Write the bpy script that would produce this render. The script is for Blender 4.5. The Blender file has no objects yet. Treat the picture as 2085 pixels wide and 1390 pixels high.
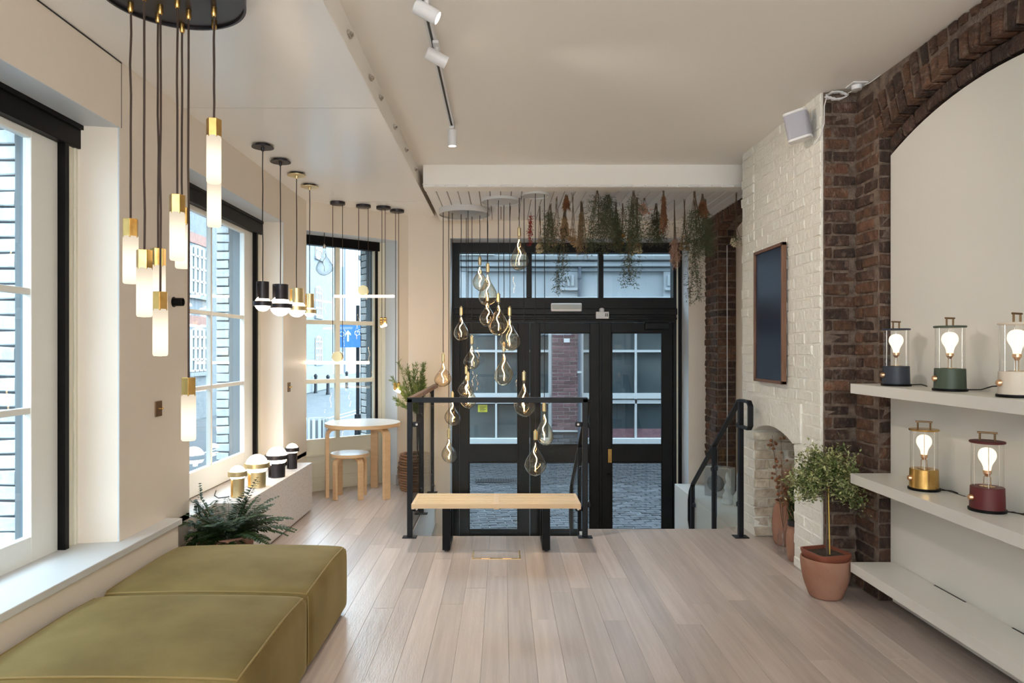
import bpy, bmesh, math, random
from mathutils import Vector, Matrix
RD = random.Random(11)
S = bpy.context.scene
C = S.collection

# ------------------------------------------------------------------ camera, sky, exposure
cam = bpy.data.cameras.new('camera'); cam.lens = 24; cam.sensor_width = 36
cam.shift_x = 18.5 / 2085; cam.shift_y = 15 / 2085; cam.clip_end = 300
co = bpy.data.objects.new('camera', cam); C.objects.link(co)
co.location = (0, 0, 1.46); co.rotation_euler = (math.pi / 2, 0, 0)
S.camera = co
F = 1390.0
wd = bpy.data.worlds.new('overcast_sky'); S.world = wd; wd.use_nodes = True
_bg = wd.node_tree.nodes['Background']
_bg.inputs[0].default_value = (0.66, 0.85, 1.0, 1); _bg.inputs[1].default_value = 5.7
S.view_settings.view_transform = 'Standard'; S.view_settings.look = 'None'
S.view_settings.gamma = 1.0; S.view_settings.use_curve_mapping = False
S.view_settings.exposure = 1.33
S.cycles.use_denoising = True; S.cycles.use_light_tree = False; S.cycles.adaptive_threshold = 0.025
S.cycles.max_bounces = 9; S.cycles.diffuse_bounces = 5; S.cycles.glossy_bounces = 4
S.cycles.transmission_bounces = 6; S.cycles.transparent_max_bounces = 32
S.cycles.caustics_reflective = False; S.cycles.caustics_refractive = False
S.cycles.sample_clamp_indirect = 6.0
WARM = (1.0, 0.74, 0.47)

# ------------------------------------------------------------------ materials
MT = {}
def pm(name, c, rough=0.5, metal=0.0, c2=None, scale=4.0, detail=4.0, lo=0.35, hi=0.65, stretch=(1, 1, 1), rnd=0.0,
       bump=0.0, bscale=60.0, bstretch=(1, 1, 1), emit=0.0, ecol=None, smear=None, sheen=0.0, coat=0.0, spec=0.5, pos=False, sss=0.0, alpha=1.0):
    m = bpy.data.materials.new(name); m.use_nodes = True; MT[name] = m
    nt = m.node_tree; N = nt.nodes; L = nt.links
    b = N['Principled BSDF']
    b.inputs['Base Color'].default_value = (*c, 1); b.inputs['Roughness'].default_value = rough
    b.inputs['Metallic'].default_value = metal; b.inputs['Specular IOR Level'].default_value = spec
    if sheen: b.inputs['Sheen Weight'].default_value = sheen; b.inputs['Sheen Roughness'].default_value = 0.35
    if sheen: b.inputs['Sheen Tint'].default_value = (0.95, 0.78, 0.42, 1)
    if coat: b.inputs['Coat Weight'].default_value = coat; b.inputs['Coat Roughness'].default_value = 0.15
    if alpha < 1: b.inputs['Alpha'].default_value = alpha
    if emit:
        b.inputs['Emission Color'].default_value = (*(ecol or c), 1); b.inputs['Emission Strength'].default_value = emit
    if c2 or rnd or bump:
        if pos:
            g = N.new('ShaderNodeNewGeometry'); vec = g.outputs['Position']
        else:
            g = N.new('ShaderNodeTexCoord'); vec = g.outputs['Object']
        oi = N.new('ShaderNodeObjectInfo')
        ad = N.new('ShaderNodeVectorMath'); ad.operation = 'ADD'
        ml = N.new('ShaderNodeVectorMath'); ml.operation = 'SCALE'; ml.inputs[3].default_value = 37.0
        cb = N.new('ShaderNodeCombineXYZ')
        for i in range(3): L.new(oi.outputs['Random'], cb.inputs[i])
        L.new(cb.outputs[0], ml.inputs[0]); L.new(vec, ad.inputs[0]); L.new(ml.outputs[0], ad.inputs[1])
        base = None
        if c2:
            mp = N.new('ShaderNodeVectorMath'); mp.operation = 'MULTIPLY'; mp.inputs[1].default_value = stretch
            L.new(ad.outputs[0], mp.inputs[0])
            nz = N.new('ShaderNodeTexNoise'); nz.inputs['Scale'].default_value = scale; nz.inputs['Detail'].default_value = detail
            L.new(mp.outputs[0], nz.inputs['Vector'])
            rp = N.new('ShaderNodeMapRange'); rp.inputs[1].default_value = lo; rp.inputs[2].default_value = hi
            L.new(nz.outputs['Fac'], rp.inputs[0])
            mx = N.new('ShaderNodeMix'); mx.data_type = 'RGBA'
            mx.inputs[6].default_value = (*c, 1); mx.inputs[7].default_value = (*c2, 1)
            L.new(rp.outputs[0], mx.inputs[0]); base = mx.outputs[2]
        if smear:                              # mortar smeared over the face
            n3 = N.new('ShaderNodeTexNoise'); n3.inputs['Scale'].default_value = 21; n3.inputs['Detail'].default_value = 5
            L.new(ad.outputs[0], n3.inputs['Vector']); r3 = N.new('ShaderNodeMapRange'); r3.inputs[1].default_value = 0.54; r3.inputs[2].default_value = 0.70; r3.inputs[4].default_value = 0.75
            L.new(n3.outputs['Fac'], r3.inputs[0]); m3 = N.new('ShaderNodeMix'); m3.data_type = 'RGBA'
            L.new(r3.outputs[0], m3.inputs[0]); L.new(base, m3.inputs[6]); m3.inputs[7].default_value = (*smear, 1); base = m3.outputs[2]
        if rnd:
            hs = N.new('ShaderNodeHueSaturation')
            rr = N.new('ShaderNodeMapRange'); rr.inputs[3].default_value = 1 - rnd; rr.inputs[4].default_value = 1 + rnd
            L.new(oi.outputs['Random'], rr.inputs[0]); L.new(rr.outputs[0], hs.inputs['Value'])
            if base: L.new(base, hs.inputs['Color'])
            else: hs.inputs['Color'].default_value = (*c, 1)
            base = hs.outputs[0]
        if base: L.new(base, b.inputs['Base Color'])
        if bump:
            mp2 = N.new('ShaderNodeVectorMath'); mp2.operation = 'MULTIPLY'; mp2.inputs[1].default_value = bstretch
            L.new(ad.outputs[0], mp2.inputs[0])
            n2 = N.new('ShaderNodeTexNoise'); n2.inputs['Scale'].default_value = bscale; n2.inputs['Detail'].default_value = 3
            L.new(mp2.outputs[0], n2.inputs['Vector'])
            bp = N.new('ShaderNodeBump'); bp.inputs['Strength'].default_value = bump; bp.inputs['Distance'].default_value = 0.016
            L.new(n2.outputs['Fac'], bp.inputs['Height']); L.new(bp.outputs[0], b.inputs['Normal'])
    return m
def glass(name, tint=(1, 1, 1), ior=1.45, rough=0.0, boost=1.0, edge=None):
    m = bpy.data.materials.new(name); m.use_nodes = True; MT[name] = m
    nt = m.node_tree; N = nt.nodes; L = nt.links; N.clear()
    o = N.new('ShaderNodeOutputMaterial'); t = N.new('ShaderNodeBsdfTransparent'); t.inputs[0].default_value = (*tint, 1)
    g = N.new('ShaderNodeBsdfGlossy'); g.inputs['Roughness'].default_value = rough
    fr = N.new('ShaderNodeFresnel'); fr.inputs[0].default_value = ior
    if edge:                                   # thick tinted glass: longer path through the wall at the rim
        lw = N.new('ShaderNodeLayerWeight'); lw.inputs[0].default_value = 0.30; mc = N.new('ShaderNodeMix'); mc.data_type = 'RGBA'
        mc.inputs[6].default_value = (*tint, 1); mc.inputs[7].default_value = (*edge, 1)
        L.new(lw.outputs['Facing'], mc.inputs[0]); L.new(mc.outputs[2], t.inputs[0])
    gb = N.new('ShaderNodeNewGeometry'); mr = N.new('ShaderNodeMapRange'); mr.inputs[3].default_value = ior; mr.inputs[4].default_value = 1 / ior
    L.new(gb.outputs['Backfacing'], mr.inputs[0]); L.new(mr.outputs[0], fr.inputs[0])
    mu = N.new('ShaderNodeMath'); mu.operation = 'MULTIPLY'; mu.inputs[1].default_value = boost; mu.use_clamp = True
    mx = N.new('ShaderNodeMixShader'); L.new(fr.outputs[0], mu.inputs[0]); L.new(mu.outputs[0], mx.inputs[0])
    L.new(t.outputs[0], mx.inputs[1]); L.new(g.outputs[0], mx.inputs[2]); L.new(mx.outputs[0], o.inputs[0])
    return m
def emis(name, c, s, ramp=None):
    m = bpy.data.materials.new(name); m.use_nodes = True; MT[name] = m
    N = m.node_tree.nodes; N.clear(); o = N.new('ShaderNodeOutputMaterial'); e = N.new('ShaderNodeEmission')
    e.inputs[0].default_value = (*c, 1); e.inputs[1].default_value = s; m.node_tree.links.new(e.outputs[0], o.inputs[0])
    if ramp:                                   # the lit core sits low in the stone tube
        L = m.node_tree.links; tc_ = N.new('ShaderNodeTexCoord'); sx = N.new('ShaderNodeSeparateXYZ'); fc_ = N.new('ShaderNodeFloatCurve'); mu = N.new('ShaderNodeMath'); mu.operation = 'MULTIPLY'; mu.inputs[1].default_value = s * 1.2
        cv = fc_.mapping.curves[0]; cv.points[0].location = (0, ramp[0][1] / 1.2); cv.points[1].location = (1, ramp[-1][1] / 1.2)
        for u, v in ramp[1:-1]: cv.points.new(u, v / 1.2)
        fc_.mapping.update(); L.new(tc_.outputs['Generated'], sx.inputs[0]); L.new(sx.outputs[2], fc_.inputs['Value']); L.new(fc_.outputs[0], mu.inputs[0]); L.new(mu.outputs[0], e.inputs[1])
    return m

pm('wall', (0.80, 0.72, 0.62), 0.5, c2=(0.78, 0.70, 0.60), scale=1.5, bump=0.03, bscale=90)
pm('ceil', (0.88, 0.845, 0.79), 0.6)
pm('soffit', (0.86, 0.845, 0.82), 0.22, spec=0.55)
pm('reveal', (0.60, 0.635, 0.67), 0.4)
pm('white', (0.61, 0.61, 0.605), 0.45)
pm('shelfwhite', (0.67, 0.655, 0.61), 0.35)
pm('boards', (0.82, 0.80, 0.785), 0.4, rnd=0.06)
pm('cream', (0.74, 0.715, 0.60), 0.4)
pm('sash', (0.80, 0.805, 0.76), 0.4)
pm('black', (0.004, 0.004, 0.0045), 0.4, spec=0.15)
pm('blackpaint', (0.006, 0.0065, 0.0075), 0.42, c2=(0.009, 0.009, 0.009), scale=6, spec=0.22)
pm('railblack', (0.009, 0.010, 0.013), 0.45, spec=0.25)
pm('floorboard', (0.545, 0.46, 0.41), 0.30, c2=(0.42, 0.345, 0.305), scale=3.2, detail=9, lo=0.28, hi=0.72, stretch=(11, 0.5, 1), rnd=0.15,
   bump=0.10, bscale=30, bstretch=(6, 0.7, 1), pos=True, spec=0.5)
pm('floorgap', (0.20, 0.145, 0.115), 0.8)
pm('brick', (0.082, 0.040, 0.027), 0.85, smear=(0.15, 0.105, 0.078), c2=(0.030, 0.019, 0.015), scale=14, lo=0.3, hi=0.7, rnd=0.38, bump=0.9, bscale=55)
pm('brickwarm', (0.150, 0.068, 0.036), 0.85, smear=(0.18, 0.125, 0.09), c2=(0.058, 0.032, 0.023), scale=14, lo=0.3, hi=0.7, rnd=0.3, bump=0.9, bscale=55)
pm('mortar', (0.21, 0.155, 0.12), 0.95, c2=(0.11, 0.078, 0.06), scale=18, bump=0.8, bscale=70)
pm('paintbrick', (0.80, 0.785, 0.72), 0.6, c2=(0.765, 0.745, 0.675), scale=10, bump=0.8, bscale=34)
pm('rawbrick', (0.66, 0.60, 0.49), 0.8, c2=(0.40, 0.31, 0.22), scale=9, lo=0.42, hi=0.72, rnd=0.12, bump=0.9, bscale=40)
pm('glazedbrick', (0.60, 0.62, 0.62), 0.4, c2=(0.50, 0.52, 0.52), scale=12, rnd=0.10, bump=0.3, bscale=40)
pm('darkmortar', (0.06, 0.063, 0.066), 0.9)
pm('greyframe', (0.12, 0.15, 0.17), 0.5)
pm('velvet', (0.128, 0.088, 0.027), 0.8, c2=(0.225, 0.165, 0.060), scale=2.6, detail=6, lo=0.28, hi=0.72, bump=0.12, bscale=260, sheen=0.22, spec=0.2, pos=True)
pm('piping', (0.24, 0.165, 0.055), 0.8, sheen=0.3)
pm('brass', (0.72, 0.46, 0.16), 0.26, 1.0, c2=(0.60, 0.37, 0.12), scale=30)
pm('satinbrass', (0.74, 0.61, 0.35), 0.36, 1.0)
pm('copperbrass', (0.80, 0.50, 0.30), 0.28, 1.0)
pm('steel', (0.55, 0.52, 0.48), 0.3, 1.0)
pm('bronzeplate', (0.23, 0.14, 0.075), 0.4, 1.0)
pm('graphite', (0.040, 0.036, 0.042), 0.38, 0.6)
pm('birch', (0.70, 0.47, 0.27), 0.45, c2=(0.61, 0.39, 0.21), scale=3, stretch=(3, 3, 14), lo=0.3, hi=0.8)
pm('birchlight', (0.80, 0.585, 0.36), 0.42, c2=(0.72, 0.50, 0.29), scale=3, stretch=(1, 14, 14), lo=0.3, hi=0.8, rnd=0.06)
pm('laminate', (0.83, 0.83, 0.82), 0.22)
pm('terrazzo', (0.63, 0.585, 0.555), 0.5, c2=(0.47, 0.415, 0.39), scale=75, detail=1, lo=0.60, hi=0.64)
pm('terracotta', (0.29, 0.130, 0.080), 0.85, c2=(0.35, 0.20, 0.14), scale=5, lo=0.35, hi=0.75, bump=0.2, bscale=50)
pm('plasticpot', (0.21, 0.062, 0.036), 0.5)
pm('soil', (0.030, 0.021, 0.014), 1.0, c2=(0.08, 0.055, 0.035), scale=60, bump=1, bscale=80)
pm('fern', (0.012, 0.030, 0.006), 0.6, spec=0.25, c2=(0.032, 0.064, 0.013), scale=6, rnd=0.25)
pm('variegated', (0.11, 0.155, 0.040), 0.5, c2=(0.50, 0.50, 0.24), scale=26, lo=0.45, hi=0.62)
pm('rosemary', (0.10, 0.165, 0.035), 0.55, c2=(0.25, 0.31, 0.075), scale=9)
pm('driedgreen', (0.040, 0.056, 0.024), 0.8, c2=(0.085, 0.10, 0.05), scale=9, rnd=0.2)
pm('driedgreen2', (0.075, 0.09, 0.04), 0.8, c2=(0.13, 0.14, 0.07), scale=9)
pm('straw', (0.33, 0.20, 0.095), 0.85, c2=(0.45, 0.30, 0.16), scale=14)
pm('rust', (0.19, 0.070, 0.028), 0.85, c2=(0.28, 0.12, 0.05), scale=14)
pm('redflower', (0.33, 0.022, 0.014), 0.8)
pm('pinkflower', (0.42, 0.23, 0.16), 0.85, c2=(0.52, 0.33, 0.24), scale=14)
pm('paleflower', (0.66, 0.58, 0.40), 0.85)
pm('orangeflower', (0.62, 0.27, 0.045), 0.85)
pm('twig', (0.115, 0.075, 0.045), 0.85)
pm('bark', (0.095, 0.066, 0.048), 0.9)
pm('bamboo', (0.58, 0.40, 0.09), 0.6)
pm('wicker', (0.26, 0.14, 0.075), 0.75, rnd=0.25)
pm('cord', (0.012, 0.010, 0.010), 0.7)
pm('browncord', (0.055, 0.032, 0.022), 0.7)
pm('walnut', (0.20, 0.098, 0.058), 0.45, c2=(0.15, 0.07, 0.04), scale=6, stretch=(6, 6, 1))
pm('navyscreen', (0.009, 0.011, 0.030), 0.28, spec=0.6)
pm('whiteplastic', (0.72, 0.72, 0.73), 0.4)
pm('speakercloth', (0.40, 0.395, 0.45), 0.8, bump=0.2, bscale=500)
pm('navy', (0.022, 0.030, 0.046), 0.5)
pm('green', (0.046, 0.066, 0.042), 0.5)
pm('stone', (0.62, 0.55, 0.46), 0.55)
pm('burgundy', (0.095, 0.010, 0.011), 0.5)
pm('frost', (0.78, 0.84, 0.86), 0.35, alpha=0.55)
pm('silver', (0.55, 0.56, 0.55), 0.35, 0.85)
pm('asphalt', (0.068, 0.072, 0.076), 0.85, spec=0.2, c2=(0.085, 0.09, 0.094), scale=2.5, bump=0.3, bscale=90, pos=True)
pm('roadpaint', (0.45, 0.45, 0.45), 0.7)
pm('cobble', (0.055, 0.056, 0.062), 0.8, spec=0.2, c2=(0.032, 0.034, 0.038), scale=9, rnd=0.30, bump=0.5, bscale=50)
pm('cobblejoint', (0.11, 0.113, 0.118), 0.9)
pm('stucco', (0.265, 0.285, 0.30), 0.7, c2=(0.24, 0.26, 0.275), scale=2)
pm('stuccodark', (0.15, 0.16, 0.163), 0.8)
pm('purplebrick', (0.125, 0.060, 0.066), 0.6, c2=(0.08, 0.040, 0.048), scale=12, rnd=0.32, bump=0.3, bscale=40)
pm('purplemortar', (0.22, 0.19, 0.19), 0.9)
pm('plinthblack', (0.075, 0.075, 0.085), 0.6, rnd=0.15)
pm('windowwhite', (0.42, 0.43, 0.435), 0.5)
pm('farglass', (0.035, 0.047, 0.052), 0.12, c2=(0.075, 0.085, 0.085), scale=0.9, spec=0.35)
pm('pipe', (0.065, 0.075, 0.095), 0.5)
pm('palebrick', (0.135, 0.147, 0.155), 0.8, c2=(0.092, 0.10, 0.107), scale=9, stretch=(1, 1, 2.5), bump=0.4, bscale=30)
pm('redband', (0.22, 0.105, 0.08), 0.8, c2=(0.17, 0.08, 0.06), scale=10)
pm('farwhite', (0.45, 0.46, 0.47), 0.7)
pm('signblue', (0.010, 0.13, 0.38), 0.45)
pm('signwhite', (0.55, 0.56, 0.57), 0.5)
pm('signyellow', (0.55, 0.50, 0.03), 0.5)
pm('ink', (0.02, 0.02, 0.022), 0.6)
glass('pane', (0.94, 0.965, 0.97), 1.3)
glass('balglass', (0.965, 0.98, 0.975), 1.2)
glass('bulbglass', (1.0, 0.94, 0.84), 1.5, 0.0, 1.8, edge=(0.50, 0.36, 0.20))
glass('unlitglass', (0.97, 0.97, 0.965), 1.5, 0.0, 1.6, edge=(0.36, 0.38, 0.38))
glass('clearglass', (0.985, 0.985, 0.98), 1.45, 0.0, 1.1)
emis('opal', (1.0, 0.80, 0.60), 5.0)
emis('opal_fill', (1.0, 0.94, 0.87), 17.5)  # glow of the globes added behind the camera
emis('alabaster', (1.0, 0.85, 0.65), 0.55, ramp=((0.0, 0.86), (0.25, 1.15), (0.55, 1.1), (0.85, 0.72), (1.0, 0.6)))
emis('rodlight', (1.0, 0.82, 0.62), 4.5)
emis('filament', (1.0, 0.64, 0.30), 24.0)
emis('lampbulb', (1.0, 0.80, 0.54), 0.75)
emis('spotface', (1.0, 0.82, 0.62), 9.0)

# ------------------------------------------------------------------ mesh helpers
def P(x, y, d):
    """the point at depth d seen at photo pixel (x, y)"""
    return Vector(((x - 1024) * d / F, d, 1.46 - (y - 710) * d / F))
def wl(o):
    v = Vector((0, 0, 0))
    while o is not None: v = v + o.location; o = o.parent
    return v
class MB:
    def __init__(s): s.v = []; s.f = []
    def face(s, pts):
        n = len(s.v); s.v += [Vector(p) for p in pts]; s.f.append(list(range(n, n + len(pts)))); return s
    def box(s, x0, x1, y0, y1, z0, z1):
        n = len(s.v)
        s.v += [Vector(p) for p in ((x0, y0, z0), (x1, y0, z0), (x1, y1, z0), (x0, y1, z0), (x0, y0, z1), (x1, y0, z1), (x1, y1, z1), (x0, y1, z1))]
        s.f += [[n + i for i in q] for q in ((3, 2, 1, 0), (4, 5, 6, 7), (0, 1, 5, 4), (1, 2, 6, 5), (2, 3, 7, 6), (3, 0, 4, 7))]; return s
    def obox(s, c, h, m):
        n = len(s.v); c = Vector(c)
        for p in ((-1, -1, -1), (1, -1, -1), (1, 1, -1), (-1, 1, -1), (-1, -1, 1), (1, -1, 1), (1, 1, 1), (-1, 1, 1)):
            s.v.append(c + m @ Vector((p[0] * h[0], p[1] * h[1], p[2] * h[2])))
        s.f += [[n + i for i in q] for q in ((3, 2, 1, 0), (4, 5, 6, 7), (0, 1, 5, 4), (1, 2, 6, 5), (2, 3, 7, 6), (3, 0, 4, 7))]; return s
    def prism(s, poly, fn):
        """poly: list of 2-d points; fn(a, b, 0 or 1) -> 3-d"""
        n = len(s.v); k = len(poly)
        for h in (0, 1): s.v += [Vector(fn(a, b, h)) for a, b in poly]
        s.f.append([n + i for i in range(k)][::-1]); s.f.append([n + k + i for i in range(k)])
        for i in range(k): j = (i + 1) % k; s.f.append([n + i, n + j, n + k + j, n + k + i])
        return s
    def tube(s, pts, r, n=8, closed=False, flat=None, caps=True):
        pts = [Vector(p) for p in pts]; k = len(pts)
        rs = r if isinstance(r, (list, tuple)) else [r] * k
        base = len(s.v); up = None
        for i, p in enumerate(pts):
            if closed: t = pts[(i + 1) % k] - pts[i - 1]
            else: t = pts[min(i + 1, k - 1)] - pts[max(i - 1, 0)]
            if t.length < 1e-9: t = Vector((0, 0, 1))
            t.normalize()
            if up is None: up = Vector((1, 0, 0)) if abs(t.x) < 0.9 else Vector((0, 1, 0))
            up = up - t * up.dot(t)
            if up.length < 1e-6: up = Vector((0, 0, 1)) - t * t.z
            up.normalize(); w = t.cross(up)
            for j in range(n):
                a = 2 * math.pi * (j + 0.5) / n
                s.v.append(p + (up * math.cos(a) + w * math.sin(a) * (flat or 1)) * rs[i])
        for i in range(k if closed else k - 1):
            for j in range(n):
                a = base + i * n + j; b = base + i * n + (j + 1) % n; i2 = (i + 1) % k
                s.f.append([a, b, base + i2 * n + (j + 1) % n, base + i2 * n + j])
        if not closed and caps:
            s.f.append([base + j for j in range(n)][::-1]); s.f.append([base + (k - 1) * n + j for j in range(n)])
        return s
    def lathe(s, prof, n=24, c=(0, 0, 0), m=None, closed=False):
        base = len(s.v); k = len(prof); c = Vector(c)
        for r, z in prof:
            for j in range(n):
                a = 2 * math.pi * j / n; p = Vector((max(r, 1e-4) * math.cos(a), max(r, 1e-4) * math.sin(a), z))
                s.v.append(c + (m @ p if m else p))
        for i in range(k if closed else k - 1):
            for j in range(n):
                i2 = (i + 1) % k
                s.f.append([base + i * n + j, base + i * n + (j + 1) % n, base + i2 * n + (j + 1) % n, base + i2 * n + j])
        return s
    def sphere(s, c, r, n=16, m=10, sz=1.0):
        return s.lathe([(r * math.sin(math.pi * i / m), -r * sz * math.cos(math.pi * i / m)) for i in range(m + 1)], n, c)
    def mesh(s, name, mat, smooth=None):
        me = bpy.data.meshes.new(name); me.from_pydata(s.v, [], s.f)
        bm = bmesh.new(); bm.from_mesh(me)
        bmesh.ops.remove_doubles(bm, verts=bm.verts, dist=2e-5)
        bmesh.ops.recalc_face_normals(bm, faces=bm.faces); bm.to_mesh(me); bm.free()
        me.materials.append(MT[mat])
        if smooth is not None:
            me.polygons.foreach_set('use_smooth', [True] * len(me.polygons))
            me.set_sharp_from_angle(angle=math.radians(smooth))
        return me
    def raw(s, name, mat, smooth=False):
        me = bpy.data.meshes.new(name); me.from_pydata(s.v, [], s.f); me.materials.append(MT[mat])
        if smooth: me.polygons.foreach_set('use_smooth', [True] * len(me.polygons))
        return me
    def build(s, name, mat, parent=None, smooth=None, bevel=0, local=False, raw=False, seg=2):
        """world coordinates unless local; top-level meshes get their origin at their base"""
        if parent is None and not local:
            lo = Vector([min(v[i] for v in s.v) for i in range(3)]); hi = Vector([max(v[i] for v in s.v) for i in range(3)])
            off = Vector(((lo.x + hi.x) / 2, (lo.y + hi.y) / 2, lo.z))
            s.v = [v - off for v in s.v]
        elif not local:
            off = wl(parent); s.v = [v - off for v in s.v]; off = Vector((0, 0, 0))
        else: off = Vector((0, 0, 0))
        me = s.raw(name, mat, smooth is not None) if raw else s.mesh(name, mat, smooth)
        o = bpy.data.objects.new(name, me); C.objects.link(o); o.location = off; o.parent = parent
        if bevel:
            b = o.modifiers.new('bevel', 'BEVEL'); b.width = bevel; b.segments = seg; b.limit_method = 'ANGLE'; b.angle_limit = 0.6
        return o
def tag(o, label, cat, group=None, kind=None):
    o['label'] = label
    if cat: o['category'] = cat
    if group: o['group'] = group
    if kind: o['kind'] = kind
    return o
def struct(o, label=None):
    o['kind'] = 'structure'
    if label: o['label'] = label
    return o
def empty(name, loc, rz=0.0, kind=None):
    o = bpy.data.objects.new(name, None); o.empty_display_size = 0.05; C.objects.link(o)
    o.location = loc; o.rotation_euler = (0, 0, rz)
    if kind: o['kind'] = kind
    return o
def copy_tree(o, parent=None):
    c = o.copy(); C.objects.link(c); c.parent = parent
    for ch in list(o.children): copy_tree(ch, c)
    return c
def inst(name, me, parent, loc, rot=(0, 0, 0), scale=(1, 1, 1)):
    o = bpy.data.objects.new(name, me); C.objects.link(o); o.parent = parent
    o.location = Vector(loc) - (wl(parent) if parent else Vector((0, 0, 0))); o.rotation_euler = rot; o.scale = scale
    return o
def cbox(mat, lx, ly, lz, ch, jit=0.0, seed=0):
    r = random.Random(seed); hx, hy, hz = lx / 2, ly / 2, lz / 2
    bm = bmesh.new(); V = {}
    for sx in (-1, 1):
        for sy in (-1, 1):
            for sz in (-1, 1):
                j = Vector((r.uniform(-jit, jit), r.uniform(-jit, jit), r.uniform(-jit, jit)))
                V[sx, sy, sz] = [bm.verts.new(Vector(p) + j) for p in (
                    (sx * hx, sy * (hy - ch), sz * (hz - ch)), (sx * (hx - ch), sy * hy, sz * (hz - ch)), (sx * (hx - ch), sy * (hy - ch), sz * hz))]
    q = ((-1, -1), (1, -1), (1, 1), (-1, 1))
    for s in (-1, 1):
        bm.faces.new([V[s, a, b][0] for a, b in q]); bm.faces.new([V[a, s, b][1] for a, b in q]); bm.faces.new([V[a, b, s][2] for a, b in q])
    for a in (-1, 1):
        for b in (-1, 1):
            bm.faces.new([V[a, b, -1][0], V[a, b, 1][0], V[a, b, 1][1], V[a, b, -1][1]])
            bm.faces.new([V[a, -1, b][0], V[a, 1, b][0], V[a, 1, b][2], V[a, -1, b][2]])
            bm.faces.new([V[-1, a, b][1], V[1, a, b][1], V[1, a, b][2], V[-1, a, b][2]])
            for c in (-1, 1): bm.faces.new(V[a, b, c])
    bmesh.ops.recalc_face_normals(bm, faces=bm.faces)
    me = bpy.data.meshes.new('piece'); bm.to_mesh(me); bm.free(); me.materials.append(MT[mat]); return me
_bs = {}
def bricks_of(mat, dims=(0.215, 0.1, 0.065), ch=0.005, jit=0.003, n=6):
    k = (mat, dims)
    if mat in ('brick', 'brickwarm', 'rawbrick'): jit, n, ch = 0.0058, 10, 0.007
    if k not in _bs: _bs[k] = [cbox(mat, *dims, ch, jit, i) for i in range(n)]
    return _bs[k]
def brick_face(parent, org, u, nrm, length, z0, z1, mat, pitch=0.225, course=0.0745, proud=0.006, skip=None, mats=None, phase=0.0, dims=(0.215, 0.1, 0.065), pj=0.003, name='brick', headers=False, gap=0.010):
    """rows of single bricks on the vertical plane through org along u, facing nrm"""
    u = Vector(u).normalized(); nrm = Vector(nrm).normalized(); rz = math.atan2(u.y, u.x); out = []
    k = 0; z = z0
    while z + course * 0.6 <= z1:
        pk = pitch / 2 if (headers and k % 2) else pitch
        a = -pk * (0.5 * (k % 2) + phase) if not headers else -pk * (0.25 if k % 2 else 0.0)
        while a < length - 0.02:
            a0 = max(a, 0); a1 = min(a + pk, length); a += pk
            w = a1 - a0
            if w < 0.045: continue
            am, zm = (a0 + a1) / 2, z + course / 2
            if skip and skip(am, zm): continue
            mm = mat if not mats else RD.choice(mats)
            me = RD.choice(bricks_of(mm, dims))
            pr = proud + RD.uniform(-pj, pj)
            p = Vector(org) + u * am + nrm * (pr - dims[1] / 2); p.z = zm
            o = inst(name, me, parent, p, (RD.uniform(-.016, .016), RD.uniform(-.016, .016), rz + RD.uniform(-.02, .02)),
                     ((w - gap) / dims[0], 1, (course - gap) / dims[2] * RD.uniform(0.96, 1.03)))
            out.append(o)
        z += course; k += 1
    return out
# ================================================================== THE ROOM
ZC, ZS, ZB = 3.04, 2.90, 2.85          # main ceiling, left soffit, boarded entry ceiling
XW, XG = -1.92, -2.13                  # left wall face, window plane
YF = 7.4                               # front wall face
LOB = -0.70                            # entry level
# floor slab and planks
m = MB(); m.box(-2.1, 2.4, -3.9, 5.33, -0.25, -0.018); m.box(-2.2, -0.735, 5.33, 7.9, -0.25, -0.018); m.box(0.66, 1.86, 5.33, 5.54, -0.25, -0.018)
floor = struct(m.build('floor', 'floorgap'))
pl = bricks_of('floorboard', (0.127, 2.0, 0.018), 0.0007, 0.0, 2)
x = -2.02; ci = 0
while x < 2.25:
    xc = x + 0.064
    yend = 7.72 if xc < -0.80 else (5.33 if xc < 0.62 else (5.54 if xc < 1.80 else 5.60))
    if -0.80 <= xc < -0.69: yend = 5.33
    y = -0.9 - RD.uniform(0, 1.2)
    while y < yend - 0.05:
        ln = RD.uniform(1.5, 2.3)
        if yend - (y + ln) < 0.5: ln = yend - y
        y1 = min(y + ln, yend)
        inst('plank', RD.choice(pl), floor, (xc, (y + y1) / 2, -0.009 + RD.uniform(-.0004, .0004)), (0, 0, 0), ((0.1272) / 0.127, (y1 - y - 0.0010) / 2.0, 1))
        y = y1
    x += 0.128; ci += 1
m = MB(); m.box(-2.1, 2.4, -3.9, -0.95, -0.018, -0.0035); o = m.build('floor_rear', 'floorboard'); struct(o)
# entry level, pit cheeks, stairs
m = MB(); m.box(-0.735, 1.86, 5.2, 7.84, LOB - 0.2, LOB); struct(m.build('floor_entry', 'floorgap'))
m = MB(); m.box(-0.80, -0.728, 5.36, YF, LOB, -0.02); m.box(-0.80, 0.66, 5.30, 5.33, LOB, -0.02); m.box(0.62, 0.66, 5.33, 5.54, LOB, -0.02)
struct(m.build('trim_1', 'white'))
m = MB(); m.box(-0.728, -0.716, 5.36, YF - 0.002, LOB + 0.22, LOB + 0.27); struct(m.build('trim_2', 'steel'))
st = empty('staircase', (1.26, 6.0, LOB), kind='structure')
for i in range(3):
    z = -0.175 * (i + 1); y = 5.545 + 0.26 * i
    MB().box(0.66, 1.84, y, y + 0.27, LOB, z).build('step', 'birch', st, bevel=0.006)
m = MB(); m.box(1.86, 2.45, 5.60, YF, LOB, 0.0); struct(m.build('trim_3', 'shelfwhite', bevel=0.004), 'white ledge beside the entry stairs')

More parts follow.
